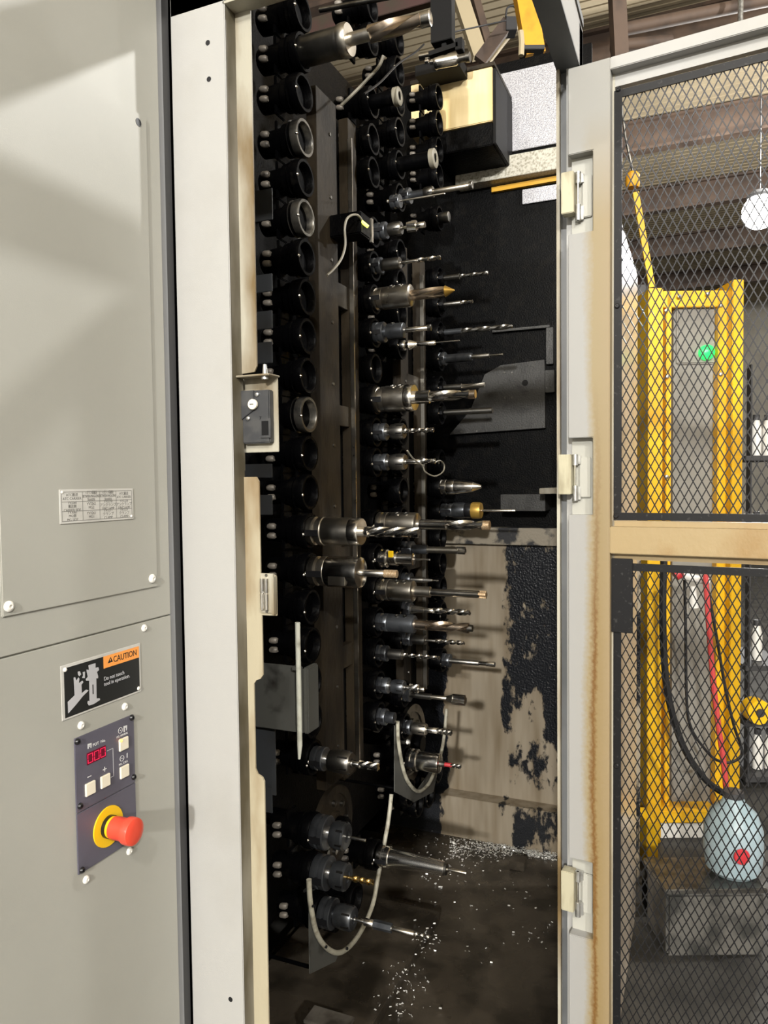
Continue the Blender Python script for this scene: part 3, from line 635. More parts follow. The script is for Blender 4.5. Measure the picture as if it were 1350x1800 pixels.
# raised tray left in the pan, its edge running away from the viewer
e0, e1 = onZ(654, 1800, ZP + .04), onZ(745, 1640, ZP + .04)
tr = MB().box(-1.25, e0.x, 1.25, onZ(765, 1600, ZP + .04).y, ZP, ZP + .04).build('coolant_tray', 'pan_floor', None, .003)
tag(tr, 'low brown coolant tray lying under the tool chain', 'tray')
ka, kb = onZ(530, 1800, ZP + .10), onZ(690, 1795, ZP + .06)
blk = empty('floor_bracket', (ka.x + .05, ka.y - .04, ZP + .04), 'oily steel angle bracket standing on the coolant tray', 'bracket')
kx0, kx1 = onZ(535, 1790, ZP + .13).x, onZ(622, 1790, ZP + .13).x; ky0, ky1 = onZ(575, 1795, ZP + .13).y - .02, onZ(560, 1768, ZP + .13).y
MB().box(kx0, kx1, ky0, ky1, ZP + .12, ZP + .13).build('top_plate', 'bracket_grey', blk, .0015)
MB().box(kx0, kx1, ky0, ky0 + .008, ZP + .038, ZP + .121).build('front_plate', 'steel_dark', blk)
# small blocks on the pan
a = onZ(911, 1524, ZP); tag(MB().box(a.x - .03, a.x + .03, a.y - .03, a.y + .03, ZP, ZP + .035).build('stop_block', 'pan_floor', None, .002), 'small square stop block on the chip pan', 'block')
# metal chips on the pan
ch = MB(); sbp = a; TYE = onZ(765, 1600, ZP + .04).y
def chips(n, fx, fy, fp=None):
    for _ in range(n):
        q_ = (fx(), fy()); p = onZ(*q_, ZP + .001)
        if p.y > YB - .105: p.y = YB - .105 - random.random() * .05
        if p.x > -.22 or p.y < 1.3 or (abs(p.x - sbp.x) < .035 and abs(p.y - sbp.y) < .035): continue
        if p.x < e0.x + .004 and p.y < TYE + .004: p = onZ(*q_, ZP + .041)
        if p.x < e0.x + .012 and p.y < TYE + .012 and p.z < ZP + .03: continue
        s_ = random.uniform(.0013, .0044); T = Matrix.Translation(p + Vector((0, 0, s_ * .5 + random.random() ** 3 * .012))) @ Matrix.Rotation(random.random() * 6, 4, 'Z') @ Matrix.Rotation(random.random() * 2, 4, 'X')
        ch.box(-s_, s_, -s_ * .5, s_ * .5, -s_ * .15, s_ * .15, T)
chips(1000, lambda: random.uniform(790, 985), lambda: random.gauss(1490, 10))
chips(70, lambda: random.uniform(800, 985), lambda: random.uniform(1480, 1700))
chips(110, lambda: random.gauss(770, 25), lambda: random.gauss(1520, 30))
chips(45, lambda: random.gauss(750, 12), lambda: random.gauss(1650, 14))
chips(70, lambda: random.gauss(705, 28), lambda: random.uniform(1690, 1790))
tag(ch.build('metal_chips', 'chip'), 'loose bright metal chips scattered over the chip pan', 'chips', kind='stuff')

# --- things on the back of the enclosure
def yplate(name, pts, Y, th, m, parent=None, bevel=.0015):
    lo = [onY(px, py, Y) for px, py in pts]; hi = [Vector((p.x, Y + th, p.z)) for p in lo]
    return MB().prism(lo, hi).build(name, m, parent, bevel)
def ybox(name, pxa, pya, pxb, pyb, Y, th, m, parent=None, bevel=.0015):
    a, b_ = onY(pxa, pyb, Y), onY(pxb, pya, Y)
    return MB().box(min(a.x, b_.x), max(a.x, b_.x), Y, Y + th, min(a.z, b_.z), max(a.z, b_.z)).build(name, m, parent, bevel)
def yref(name, px0, px1, pyt, pyb, Y, th, m, parent=None):
    """level box whose top and bottom are read at pixel column 975"""
    return MB().box(onY(px0, pyt, Y).x, onY(px1, pyt, Y).x, Y, Y + th, onY(975, pyb, Y).z, onY(975, pyt, Y).z).build(name, m, parent, .0015)
gp = yref('back_cover', 868, 1015, 108, 252, YB - .012, .0125, 'galvanised'); tag(gp, 'bright galvanised cover sheet behind the beige motor box', 'cover sheet')
tag(yref('cable_duct', 800, 1015, 258, 297, YB - .07, .0705, 'beige_strip'), 'speckled pale duct running below the galvanised sheet', 'duct')
tag(MB().beam(onY(865, 335, YB - .009), onY(1005, 310, YB - .009), .02, .020).build('yellow_rail', 'yellow_bar'), 'thin yellow rail in front of the pale duct', 'rail')
tag(yref('tin_plate', 918, 1005, 324, 350, YB - .012, .0125, 'galvanised'), 'small galvanised plate beneath the yellow rail', 'plate')
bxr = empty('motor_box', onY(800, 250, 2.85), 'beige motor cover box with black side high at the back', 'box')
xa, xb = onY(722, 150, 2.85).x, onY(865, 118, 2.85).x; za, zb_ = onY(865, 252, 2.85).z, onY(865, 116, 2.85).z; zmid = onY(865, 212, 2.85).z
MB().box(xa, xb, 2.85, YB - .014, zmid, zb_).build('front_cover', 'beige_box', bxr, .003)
MB().box(xa + .08, xb, 2.86, YB - .014, za, zmid - .002).build('shadowed_lower_box', 'black_oil', bxr, .003)  # shadow on the box's lower part, put into a black colour
MB().box(xb + .001, xb + .012, 2.855, YB - .014, za, zb_ - .005).build('side_plate', 'black_flat', bxr, .003)
MB().box(xa, xb + .01, 2.845, YB - .014, zb_, zb_ + .014).build('lid', 'brown_plate', bxr)
ac = empty('access_plate', onY(900, 760, YB - .03), 'oily grey access plate with bolt holes behind the long drills', 'plate')
yplate('plate', [(880, 642), (957, 632), (958, 752), (790, 764), (826, 722), (852, 658)], YB - .03, .031, 'access_grey', ac)
p = onY(923, 673, YB - .031); MB().lathe([(0, .013), (.001, .013)], p, (0, 1, 0), 18).build('round_hole', 'black_flat', ac)
for px, py in ((887, 655), (900, 655), (888, 699), (900, 699), (811, 759), (838, 758)):
    MB().lathe([(0, .0045), (.003, .004), (.003, .001)], onY(px, py, YB - .030), (0, -1, 0), 10).build('bolt', 'steel_dark', ac)
for k, (a, b_, c_, d_) in enumerate(((865, 575, 966, 580), (960, 575, 972, 640), (958, 650, 974, 690))):
    tag(ybox('dark_bracket', a, b_, c_, d_, YB - .025, .026, 'access_grey'), ('thin dark bar above the grey access plate', 'dark upright bar beside the hinge post', 'short dark lug next to the access plate')[k], 'bracket')
tag(ybox('cream_lug', 948, 858, 985, 868, 2.9, .251, 'paint_stain'), 'small cream lug sticking out above the back ledge', 'bracket')
tag(ybox('guide_block', 880, 869, 958, 898, 3.02, .131, 'access_grey'), 'dark grey guide block resting above the back ledge', 'block')
tag(ybox('upper_shroud', 545, -40, 793, 62, 2.35, .03, 'darkred'), 'dark oily red shroud plate behind the topmost tool', 'shroud')
sp_ = empty('shroud_post', onY(775, 76, 2.3), 'black upright post with a short arm at the end of the shroud', 'post')
ybox('post', 757, -40, 793, 76, 2.30, .04, 'black_flat', sp_)
MB().beam(onY(755, 97, 2.31), onY(806, 80, 2.31), .02, .014).build('arm', 'black_flat', sp_)
ybox('arm_end', 800, 64, 812, 88, 2.30, .03, 'black_flat', sp_)
ybox('arm_hanger', 776, 74, 784, 92, 2.31, .02, 'black_flat', sp_)
tag(MB().tube([onY(562, 18, 1.9), onY(700, -8, 1.9)], .007, 10).build('upper_rod', 'steel_dark'), 'slim dark steel rod above the topmost large tool', 'rod')

# ================================================================== magazine frames
XM = -.9
def xbox(name, pxa, pxb, za, zb, X0, X1, m, parent, ref=900, bevel=.001):
    a, b_ = onX(pxa, ref, X1).y, onX(pxb, ref, X1).y
    return MB().box(X0, X1, min(a, b_), max(a, b_), za, zb).build(name, m, parent, bevel)
def ladder(label, p1, p2, p3, p4, zlo, zhi, rungs, ref, X):
    t = empty('magazine_frame', (X, onX(p2, ref, X).y, zlo), label, 'machine frame')
    xbox('rail', p1, p2, zlo, zhi, X - .03, X, 'brown_plate', t, ref)
    xbox('rail', p3, p4, zlo, zhi, X - .03, X, 'brown_plate', t, ref)
    for z0_, z1_ in rungs: xbox('rung', p2 - .5, p3 + .5, z0_, z1_, X - .03, X - .006, 'brown_plate', t, ref)
    e = onX(p3, ref, X).y; MB().box(X - .002, X + .012, e, e + .004, zlo, zhi - .06).build('edge_strip', 'steel_worn', t)
    y_ = onX(p2, ref, X).y; y2 = onX(p3, ref, X).y
    MB().box(X - .05, X - .04, y_ - .02, y2 + .02, zlo, zhi).build('back_web', 'black_flat', t)
    for f_ in (.12, .88):
        zz = zlo + (zhi - zlo) * f_; MB().box(-1.2505, X - .049, y_ + .005, y2 - .005, zz - .03, zz + .03).build('spacer', 'black_flat', t)
    for k in range(14):
        zz = zlo + .1 + k * .17
        if zz < zhi: MB().lathe([(0, .005), (.003, .0045), (.003, .001)], (X, (onX(p1, ref, X).y * .35 + y_ * .65), zz), (1, 0, 0), 10).build('bolt', 'steel_dark', t)
    return t
XF = -.935
def zx(px, py, X=XF): return onX(px, py, X).z
ladder('brown ladder-shaped frame between the two runs of the front tool chain', 566, 600, 620, 634, zx(600, 1368), zx(600, 195),
       [(zx(615, 545), zx(615, 505)), (zx(615, 750), zx(615, 715)), (zx(615, 1172), zx(615, 1132)), (zx(615, 1368), zx(615, 1340)), (zx(615, 990), zx(615, 960))], 900, XF)
ladder('dark ladder-shaped frame between the runs of the rear tool chain', 706, 719, 741, 750, zx(720, 1230), zx(720, 440),
       [(zx(730, 700), zx(730, 660)), (zx(730, 1000), zx(730, 960))], 800, XF)
# mounting wall of the chain guides
gw = empty('magazine_wall', (-1.25, 2.2, .2), 'black mounting wall behind the rows of tool pots', 'machine frame')
MB().box(-1.26, -1.25, 1.3, YB - .0995, .25, 3.2).build('sheet', 'black_oil', gw)
# chain guide sheets at left with steps
for k, (pya, pyb) in enumerate(((330, 390), (480, 515), (545, 580), (600, 640), (815, 840), (870, 905), (1385, 1425))):
    Yg = 1.40; a, b_ = onY(452, pyb, Yg), onY(478, pya, Yg)
    tag(MB().box(-1.2505, b_.x, Yg, Yg + .003, a.z, b_.z).build('guide_sheet', 'bluegrey_sheet', None, .001), 'blue-grey guide sheet behind the stained door lip', 'guide sheet', 'guide sheets behind the door lip')

# --- tool pots on the chains
pot = empty('tool_pot', (XM, 0, 0), 'oily black tool pot hanging on the magazine chain', 'tool pot')
def kid(o): kids.setdefault(pot.name, []).append(o); return o
kid(MB().lathe([(-.02, .0455), (-.004, .0455), (0, .0440), (0, .0375), (-.003, .0355), (-.03, .033), (-.03, .0455)], (XM, 0, 0), (1, 0, 0), 32, cap=False).build('rim', 'pot_rim_black', pot))
kid(MB().lathe([(-.018, .042), (-.05, .040), (-.052, .034), (-.12, .030), (-.125, .022), (-.125, .001)], (XM, 0, 0), (1, 0, 0), 20).build('barrel', 'pot_dark', pot))
kid(MB().box(XM - .075, XM - .067, -.022, .022, -.0475, .0475).build('chain_link', 'pot_dark', pot, .002))
for sg in (-1, 1):
    kid(MB().lathe([(0, .0005), (0, .006), (.004, .0085), (.016, .0085), (.02, .006), (.02, .0005)], (XM - .105, -.036, sg * .012), (1, .25, 0), 12).build('roller', 'knuckle', pot))
kid(MB().lathe([(0, .0005), (0, .0045), (.006, .0045), (.009, .002)], (XM - .006, -.040, -.006), (1, -.2, 0), 10).build('detent', 'steel', pot))
PITCH = .0975; spots = []
Y1, Y2, Y3, Y4 = 1.648, 2.075, 2.292, 2.697
held = set()
def add_pot(y, z, full=False):
    if full: held.add((y, z))
    for a, b_ in spots:
        if abs(a - y) < .1 and (a - y) ** 2 + (b_ - z) ** 2 < (.084 if full else .0915) ** 2: return
    spots.append((y, z))

# ================================================================== tools
TG = 'tools held in the magazine pots'
def tool(name, label, fx, fy, segs, cat='tool holder', X=XM, tilt=0, pot_at=True, key=True, run=None):
    """fx, fy: pixel of the axis where the flange leaves the pot; segs: (kind, px0, px1, radius px, material[, extra])"""
    p0 = onX(fx, fy, X)
    yn = min((Y1, Y2, Y3, Y4), key=lambda v: abs(v - p0.y))
    if run: yn = run
    if run or (fy < 1490 and abs(yn - p0.y) < .1): p0 = onY(fx, fy, yn)          # on a straight run of the chain
    Yc, zc = p0.y, p0.z
    def toX(px):
        py = fy
        for _ in range(4): v = onY(px, py, Yc); py = proj((v.x, Yc, zc))[1]
        return v.x
    def rad(rp, px): x = toX(px); return rp * proj((x, Yc, zc))[2] / F
    t = empty(name, (p0.x, Yc, zc), label, cat, TG)
    if pot_at: add_pot(Yc, zc, True)
    tz = random.uniform(0, 6)
    for sg in segs:
        kind, xa, xb, rp, m = sg[:5]; ex = sg[5] if len(sg) > 5 else None
        a, b_ = toX(xa), toX(xb); r_ = rad(rp, (xa + xb) / 2); c = (0, Yc, zc); L = b_ - a
        if kind == 'flange':
            g = min(.006, L * .25); o = MB().lathe([(a, r_ * .6), (a, r_ * .96), (a + L * .06, r_), (a + L * .4, r_), (a + L * .48, r_ * .84), (a + L * .56, r_ * .84), (a + L * .64, r_), (b_ - L * .05, r_), (b_, r_ * .95), (b_, r_ * .5)], c, (1, 0, 0), 36).build('flange', m, t)
            if key: MB().box(a + L * .05, b_ - L * .08, Yc - r_ * 1.015, Yc - r_ * .9, zc - r_ * .3, zc + r_ * .12).build('drive_key', 'screw_black', o)
            MB().lathe([(-.001, .004), (.002, .0055), (.006, .0055), (.0085, .003), (.009, .0005)], (a - .006, Yc - r_ * .72, zc - r_ * .12), (.6, -1, 0), 10).build('locating_stud', 'steel', o)
        elif kind == 'body':
            o = MB().lathe([(a, r_ * .6), (a, r_ * .97), (a + L * .03, r_), (b_ - L * .1, r_), (b_ - L * .03, r_ * .97), (b_, r_ * .86), (b_, r_ * .3)], c, (1, 0, 0), 40).build('body', m, t)
            for k in range(ex or 0):
                xx = a + L * (.36 + .30 * k); an = 1.15
                d = Vector((0, -math.cos(an), math.sin(an))); q_ = Vector((xx, Yc, zc)) + d * (r_ * .985)
                MB().lathe([(-.001, r_ * .24), (.0025, r_ * .24), (.0025, r_ * .17), (.0005, r_ * .15), (.0005, .0003)], q_, d, 14).build('set_screw', 'steel_dark', o)
        elif kind == 'lip': MB().lathe([(a, r_ * .5), (a, r_ * .97), (a + L * .2, r_), (b_ - L * .2, r_), (b_, r_ * .93), (b_, r_ * .3)], c, (1, 0, 0), 40).build('collar', m, t)
        elif kind == 'nut':
            o = MB().lathe([(a, r_ * .5), (a, r_ * .9), (a + L * .1, r_ * .94), (a + L * .35, r_), (b_ - L * .12, r_), (b_, r_ * .86), (b_, r_ * .4), (b_ - L * .08, r_ * .38)], c, (1, 0, 0), 32).build('collet_nut', m, t)
            for k in range(6):
                an = k * PI / 3 + .3; d = Vector((0, math.cos(an), math.sin(an))); q_ = Vector((b_ - L * .28, Yc, zc)) + d * r_ * .97
                MB().beam(q_ - Vector((L * .22, 0, 0)), q_ + Vector((L * .22, 0, 0)), r_ * .16, r_ * .09, d).build('spanner_slot', 'black_flat', o)
        elif kind == 'rod': MB().lathe([(a, r_ * .3), (a, r_), (b_ - min(L * .05, .001), r_), (b_, r_ * .92), (b_, r_ * .1)], c, (1, 0, 0), 22).build(ex or 'shank', m, t)
        elif kind == 'cone': MB().lathe([(a, r_ * .2), (a, r_), (b_, r_ * (ex or .2)), (b_, .0002)], c, (1, 0, 0), 24).build('point', m, t)
        elif kind == 'taper': MB().lathe([(a, r_ * .3), (a, r_), (a + L * .06, r_), (b_ - L * .06, r_ * (ex or .7)), (b_, r_ * (ex or .7) * .95), (b_, r_ * .1)], c, (1, 0, 0), 36).build('taper_body', m, t)
        elif kind == 'drill': MB().twist(a, b_, c, r_, -(ex if ex else max(.5, L / (r_ * 14))), 2, .55, point=r_ * .35).build('twist_drill', m, t)
        elif kind == 'mill': MB().twist(a, b_, c, r_, -(ex if ex else max(.4, L / (r_ * 9))), 4, .38, seg=28).build('end_mill', m, t)
        elif kind == 'gear':
            MB().twist(a, b_, c, r_, .03, ex or 6, .35, seg=36).build('cutter_head', m, t)
        elif kind == 'hex': MB().lathe([(a, r_ * .3), (a, r_), (b_, r_), (b_, r_ * .3)], c, (1, 0, 0), 6).build('hex_collar', m, t)
        elif kind == 'flat':
            MB().box(a, b_, Yc - r_ * .98, Yc - r_ * .72, zc - r_ * .75, zc + r_ * .05).build('flat', m, t, .001)
        elif kind == 'tag': MB().box(a, b_, Yc - r_ * 1.05, Yc - r_ * .75, zc + r_ * .25, zc + r_ * 1.05).build('tag', m, t, .0008)
    return t

# front run of the front chain
tool('large_drill_holder', 'topmost large holder with a thick two-flute indexable drill', 532, 92, [('body', 530, 612, 25, 'steel_dark'), ('lip', 600, 615, 28, 'steel_worn'), ('rod', 613, 652, 11, 'steel_worn'), ('drill', 650, 742, 15, 'bronze_tool', .35), ('rod', 740, 757, 13, 'steel', 'insert_head')])
tool('side_lock_holder', 'big brown-grey holder with a bright spiral drill over the square-necked holder', 546, 933, [('flange', 546, 572, 25, 'steel_worn'), ('body', 572, 622, 24.5, 'steel_worn'), ('lip', 617, 636, 25, 'steel'), ('rod', 625, 648, 9.5, 'carbide'), ('mill', 645, 736, 9, 'carbide', .75)])
tool('square_neck_holder', 'bright holder with a two-screw flat and a copper-tipped bar', 549, 1003, [('flange', 549, 578, 26, 'steel_worn'), ('body', 578, 636, 27.5, 'steel'), ('flat', 588, 618, 27.5, 'steel_worn'), ('rod', 628, 680, 6.5, 'steel'), ('rod', 676, 698, 7.2, 'copper_tip', 'insert_tip')])
tool('collet_chuck', 'black collet chuck with a brown nut and stubby end mill below the white guide tube', 549, 1331, [('flange', 552, 573, 20.5, 'gunmetal'), ('rod', 572, 584, 10, 'chrome', 'neck'), ('nut', 581, 618, 20, 'steel_dark'), ('rod', 612, 634, 5.5, 'carbide'), ('mill', 632, 665, 7, 'carbide')])
tool('collet_chuck', 'black collet chuck with a needle-thin drill beside the sprocket', 555, 1460, [('flange', 555, 578, 29, 'gunmetal'), ('rod', 577, 590, 12, 'chrome', 'neck'), ('nut', 586, 610, 24, 'gunmetal'), ('rod', 608, 643, 2.6, 'carbide', 'thin_drill')])
tool('collet_chuck', 'black collet chuck with a gold-coated drill inside the white guide loop', 556, 1530, [('flange', 556, 580, 29, 'gunmetal'), ('rod', 579, 592, 12, 'chrome', 'neck'), ('nut', 587, 611, 24, 'gunmetal'), ('rod', 609, 622, 3, 'gold_tool'), ('drill', 620, 656, 5.5, 'gold_tool', 1.6)])
tool('collet_chuck', 'black collet chuck with a long stepped extension, lowest on the chain', 566, 1602, [('flange', 567, 588, 26, 'gunmetal'), ('rod', 587, 596, 12, 'gunmetal', 'neck'), ('nut', 592, 622, 21, 'gunmetal'), ('rod', 617, 641, 3.5, 'carbide'), ('rod', 641, 657, 6.5, 'steel', 'collar'), ('hex', 657, 689, 8, 'gunmetal'), ('rod', 688, 728, 4.8, 'steel'), ('drill', 727, 757, 4.2, 'carbide', 1.5)])
# back run of the front chain
tool('slot_cutter_holder', 'dark holder with a small bright slotting cutter near the yellow lit sensor', 660, 408, [('flange', 660, 680, 15, 'gunmetal'), ('nut', 684, 706, 12, 'steel_dark'), ('rod', 704, 718, 3, 'steel'), ('gear', 717, 732, 9.5, 'chrome', 4), ('rod', 732, 747, 5.5, 'steel', 'pilot')])
tool('drill_chuck', 'dark holder with a slim bright drill above the gold-tipped drill', 652, 469, [('flange', 652, 672, 14, 'gunmetal'), ('body', 674, 704, 10.5, 'steel_dark'), ('rod', 703, 735, 3, 'steel'), ('drill', 733, 774, 4, 'carbide', 1.0)])
tool('side_lock_holder', 'worn steel holder with a curved bright drill and gold tip', 655, 527, [('flange', 655, 676, 19, 'steel_worn'), ('body', 675, 724, 19.5, 'steel_worn', 2), ('drill', 722, 784, 9.5, 'bronze_tool', .3), ('cone', 783, 799, 10, 'gold_tip', .12)])
tool('collet_chuck', 'blue-black chuck with a short round bar below the gold-tipped drill', 655, 586, [('flange', 657, 677, 18, 'gunmetal'), ('rod', 676, 684, 9, 'gunmetal', 'neck'), ('body', 682, 711, 14, 'gunmetal', 1), ('rod', 709, 753, 4.8, 'steel'), ('rod', 752, 758, 6, 'steel_dark', 'head')])
tool('side_lock_holder', 'broad steel holder with two set screws and a bright two-flute drill', 658, 703, [('flange', 659, 680, 22, 'steel_worn'), ('body', 679, 722, 23, 'steel_worn', 2), ('lip', 715, 729, 24, 'steel'), ('rod', 724, 756, 11.5, 'carbide'), ('drill', 754, 826, 9.5, 'carbide', .45), ('rod', 824, 836, 8, 'bronze_tool', 'insert_head')])
tool('collet_chuck', 'dark collet chuck with a short twist drill right below the broad holder', 656, 760, [('flange', 658, 680, 15.5, 'gunmetal'), ('rod', 679, 690, 8, 'chrome', 'neck'), ('nut', 688, 711, 14, 'steel_dark'), ('drill', 708, 762, 4.4, 'carbide', 2.2)])
tool('collet_chuck', 'dark collet chuck with a short twist drill by the looped grey wire', 658, 813, [('flange', 660, 682, 15, 'gunmetal'), ('rod', 681, 690, 8, 'chrome', 'neck'), ('nut', 687, 713, 14.5, 'steel_dark'), ('rod', 710, 740, 4.6, 'carbide'), ('drill', 738, 765, 5, 'carbide', .7)])
tool('side_lock_holder', 'steel holder with two set screws and the longest bright spiral drill', 665, 921, [('flange', 666, 684, 21, 'steel_worn'), ('body', 683, 735, 21, 'steel_worn', 2), ('rod', 733, 785, 9, 'carbide'), ('drill', 783, 850, 9, 'carbide', .5), ('rod', 848, 861, 8.5, 'copper_tip', 'insert_head')])
tool('tap_holder', 'chrome tap holder with a yellow tag clipped on it', 665, 981, [('flange', 666, 682, 16, 'chrome'), ('body', 682, 699, 13, 'steel'), ('tag', 688, 696, 14, 'tag_yellow'), ('rod', 697, 727, 10.5, 'chrome', 'sleeve'), ('rod', 726, 756, 1.8, 'steel')])
tool('side_lock_holder', 'brown-grey holder with two set screws and a slender copper-tipped bar', 664, 1036, [('flange', 666, 686, 19, 'steel_worn'), ('body', 685, 728, 19, 'steel_worn', 2), ('rod', 727, 757, 9.5, 'steel_worn'), ('rod', 755, 844, 6.6, 'steel'), ('gear', 842, 855, 7, 'copper_tip', 4)])
tool('side_lock_holder', 'black holder with two set screws and a bronze-toned spiral drill', 662, 1093, [('flange', 664, 684, 16, 'gunmetal'), ('body', 684, 730, 16, 'gunmetal', 2), ('rod', 729, 750, 9, 'bronze_tool'), ('drill', 748, 824, 9, 'bronze_tool', .6), ('rod', 822, 831, 6, 'steel_dark', 'insert_head')])
tool('drill_chuck', 'oily black holder with a slim twist drill under the bronze-toned drill', 660, 1147, [('flange', 662, 682, 14, 'gunmetal'), ('body', 684, 708, 9, 'steel_dark'), ('drill', 706, 773, 3.4, 'carbide', 2.6)])
tool('collet_chuck', 'dark collet chuck with a stubby pointed mill above an empty dark holder', 660, 1203, [('flange', 661, 684, 14, 'gunmetal'), ('rod', 683, 693, 8, 'chrome', 'neck'), ('nut', 690, 711, 12.5, 'gunmetal'), ('rod', 710, 722, 4, 'steel'), ('mill', 720, 736, 7.5, 'chrome', .3), ('rod', 735, 746, 4, 'steel', 'pilot')])
tool('blank_holder', 'short oily black holder without a cutter', 659, 1258, [('flange', 660, 680, 14.5, 'gunmetal'), ('body', 680, 694, 10, 'gunmetal')])
tool('taper_arbor', 'long polished tapering arbor holding a thin pin at the chain turn', 664, 1503, [('flange', 665, 686, 18, 'chrome'), ('taper', 685, 781, 16, 'chrome', .74), ('rod', 780, 786, 10, 'steel_dark', 'end_ring'), ('rod', 785, 820, 3, 'steel')])
# front run of the rear chain
tool('probe_holder', 'chrome step holder with a needle-fine drill', 700, 608, [('lip', 701, 712, 9.5, 'chrome'), ('rod', 711, 722, 6, 'steel', 'neck'), ('cone', 720, 734, 9, 'chrome', .45), ('rod', 732, 765, 4.2, 'carbide'), ('rod', 764, 808, 1.2, 'steel', 'thin_drill')])
tool('boring_bar_holder', 'round black holder with a steel boring bar beside the yellow-tagged tool', 706, 965, [('flange', 706, 727, 14, 'gunmetal'), ('body', 727, 752, 8, 'gunmetal'), ('rod', 750, 806, 5.8, 'steel_worn'), ('gear', 803, 818, 6.8, 'steel', 3)])
tool('centre_drill_holder', 'small dark holder with a tiny cone-pointed drill', 708, 1018, [('flange', 708, 724, 12, 'gunmetal'), ('rod', 722, 745, 5, 'steel_dark', 'sleeve'), ('cone', 744, 760, 4.6, 'chrome', .5), ('rod', 758, 771, 1.6, 'steel')])
tool('drill_chuck', 'dark holder with a bright long twist drill above the bronze-toned drill', 706, 1070, [('flange', 708, 724, 13, 'gunmetal'), ('cone', 724, 746, 8, 'steel', .6), ('rod', 744, 764, 4.5, 'carbide'), ('drill', 762, 826, 5.6, 'carbide', 1.5)])
tool('drill_chuck', 'dark holder with a fine twist drill under the bronze-toned drill', 706, 1122, [('flange', 708, 724, 12, 'gunmetal'), ('body', 726, 748, 8.5, 'steel_dark'), ('rod', 746, 768, 2.4, 'steel'), ('drill', 766, 816, 4.2, 'carbide', 2.0)])
tool('face_mill', 'dark extension with a wide-lipped milling head above the rear guide loop', 706, 1219, [('flange', 708, 722, 13, 'gunmetal'), ('rod', 722, 758, 5.5, 'steel_dark'), ('rod', 757, 786, 3.6, 'steel_worn'), ('cone', 785, 797, 4, 'steel_worn', 2.2), ('gear', 796, 818, 9.5, 'steel', 3)])
tool('collet_chuck', 'small dark collet chuck with an end mill crossing the rear guide loop', 708, 1277, [('flange', 708, 724, 12.5, 'gunmetal'), ('nut', 726, 750, 10.5, 'steel_worn'), ('rod', 748, 770, 5.2, 'carbide'), ('mill', 768, 794, 5.4, 'carbide', .8)])
tool('milling_chuck', 'polished steel milling chuck with a short red-marked pin inside the rear guide loop', 716, 1334, [('flange', 718, 735, 19, 'chrome'), ('body', 735, 774, 16.5, 'chrome'), ('rod', 773, 782, 5, 'steel_dark', 'collet'), ('rod', 780, 794, 3.6, 'red_bit', 'marked_shank'), ('mill', 792, 810, 3.8, 'carbide')])
tool('long_bar_holder', 'dark holder with a long round bar below the motor box', 705, 347, [('flange', 705, 722, 14, 'gunmetal'), ('nut', 746, 762, 10, 'steel_dark'), ('rod', 722, 748, 7, 'gunmetal', 'neck'), ('rod', 760, 826, 4.6, 'steel_worn'), ('rod', 825, 831, 6.5, 'steel_dark', 'end_ring')])
# back run of the rear chain
tool('angled_boring_bar', 'bright stub boring bar with a slanted cut end', 770, 856, [('flange', 771, 786, 13, 'steel_worn'), ('body', 786, 800, 13, 'steel'), ('taper', 799, 832, 12.5, 'steel', .72), ('cone', 830, 846, 9, 'steel_worn', .35)])
tool('micro_chuck', 'black and gold chuck with a thin white-bright rod', 776, 897, [('flange', 777, 797, 12, 'gunmetal'), ('lip', 797, 818, 14, 'gunmetal'), ('lip', 817, 832, 13, 'screw_black'), ('lip', 830, 846, 14.5, 'gold_tip'), ('rod', 845, 906, 2.2, 'chrome')])
tool('reamer_holder', 'dark holder with a bright-ended straight reamer in front of the peeling panel', 776, 1160, [('flange', 777, 792, 12, 'gunmetal'), ('rod', 791, 842, 4.4, 'steel_dark'), ('cone', 840, 856, 3.6, 'steel', 1.1), ('rod', 855, 870, 4.6, 'chrome', 'bright_end')])
tool('drill_chuck', 'oily black holder with a faint slim drill before the black back sheet', 766, 491, [('flange', 766, 782, 12, 'black_oil'), ('rod', 780, 808, 5, 'steel_dark', 'sleeve'), ('drill', 806, 857, 3.4, 'steel_dark', 1.2)])
tool('drill_chuck', 'oily black holder with a short bright drill beyond the gold-tipped drill', 766, 537, [('flange', 766, 782, 12, 'black_oil'), ('rod', 780, 810, 4, 'steel_dark', 'sleeve'), ('drill', 808, 831, 3.4, 'carbide', .6)])
tool('drill_chuck', 'oily black holder with a long faint drill over the access plate', 766, 586, [('flange', 766, 782, 12, 'black_oil'), ('rod', 780, 812, 5, 'gunmetal', 'sleeve'), ('drill', 810, 900, 4.5, 'steel_dark', 1.4)])
tool('collet_chuck', 'oily green-black chuck with a short bar above the access plate', 768, 632, [('flange', 768, 784, 12, 'gunmetal'), ('body', 784, 830, 7.5, 'gunmetal'), ('rod', 828, 860, 4, 'steel_dark'), ('rod', 858, 884, 2, 'steel_dark', 'pin')])
tool('threading_tap', 'black holder with a dark threaded tap before the access plate', 768, 682, [('flange', 768, 782, 12, 'black_oil'), ('rod', 782, 812, 5, 'steel_dark', 'sleeve'), ('mill', 810, 852, 4.2, 'steel_worn', .2)])
tool('long_bar_holder', 'black holder with a square-ended bar across the access plate', 768, 726, [('flange', 768, 782, 12, 'black_oil'), ('rod', 782, 826, 5, 'steel_dark', 'sleeve'), ('rod', 825, 866, 5.5, 'steel_dark')])
tool('blank_holder', 'stub of a dark holder before the black back sheet', 765, 385, [('flange', 765, 774, 9, 'gunmetal'), ('body', 773, 790, 9.5, 'steel_dark')])
tool('pull_rod', 'slim dark holder with a thin rod beside the long round bar', 688, 356, [('flange', 688, 704, 12, 'gunmetal'), ('rod', 703, 782, 1.6, 'steel_worn')], run=Y2)

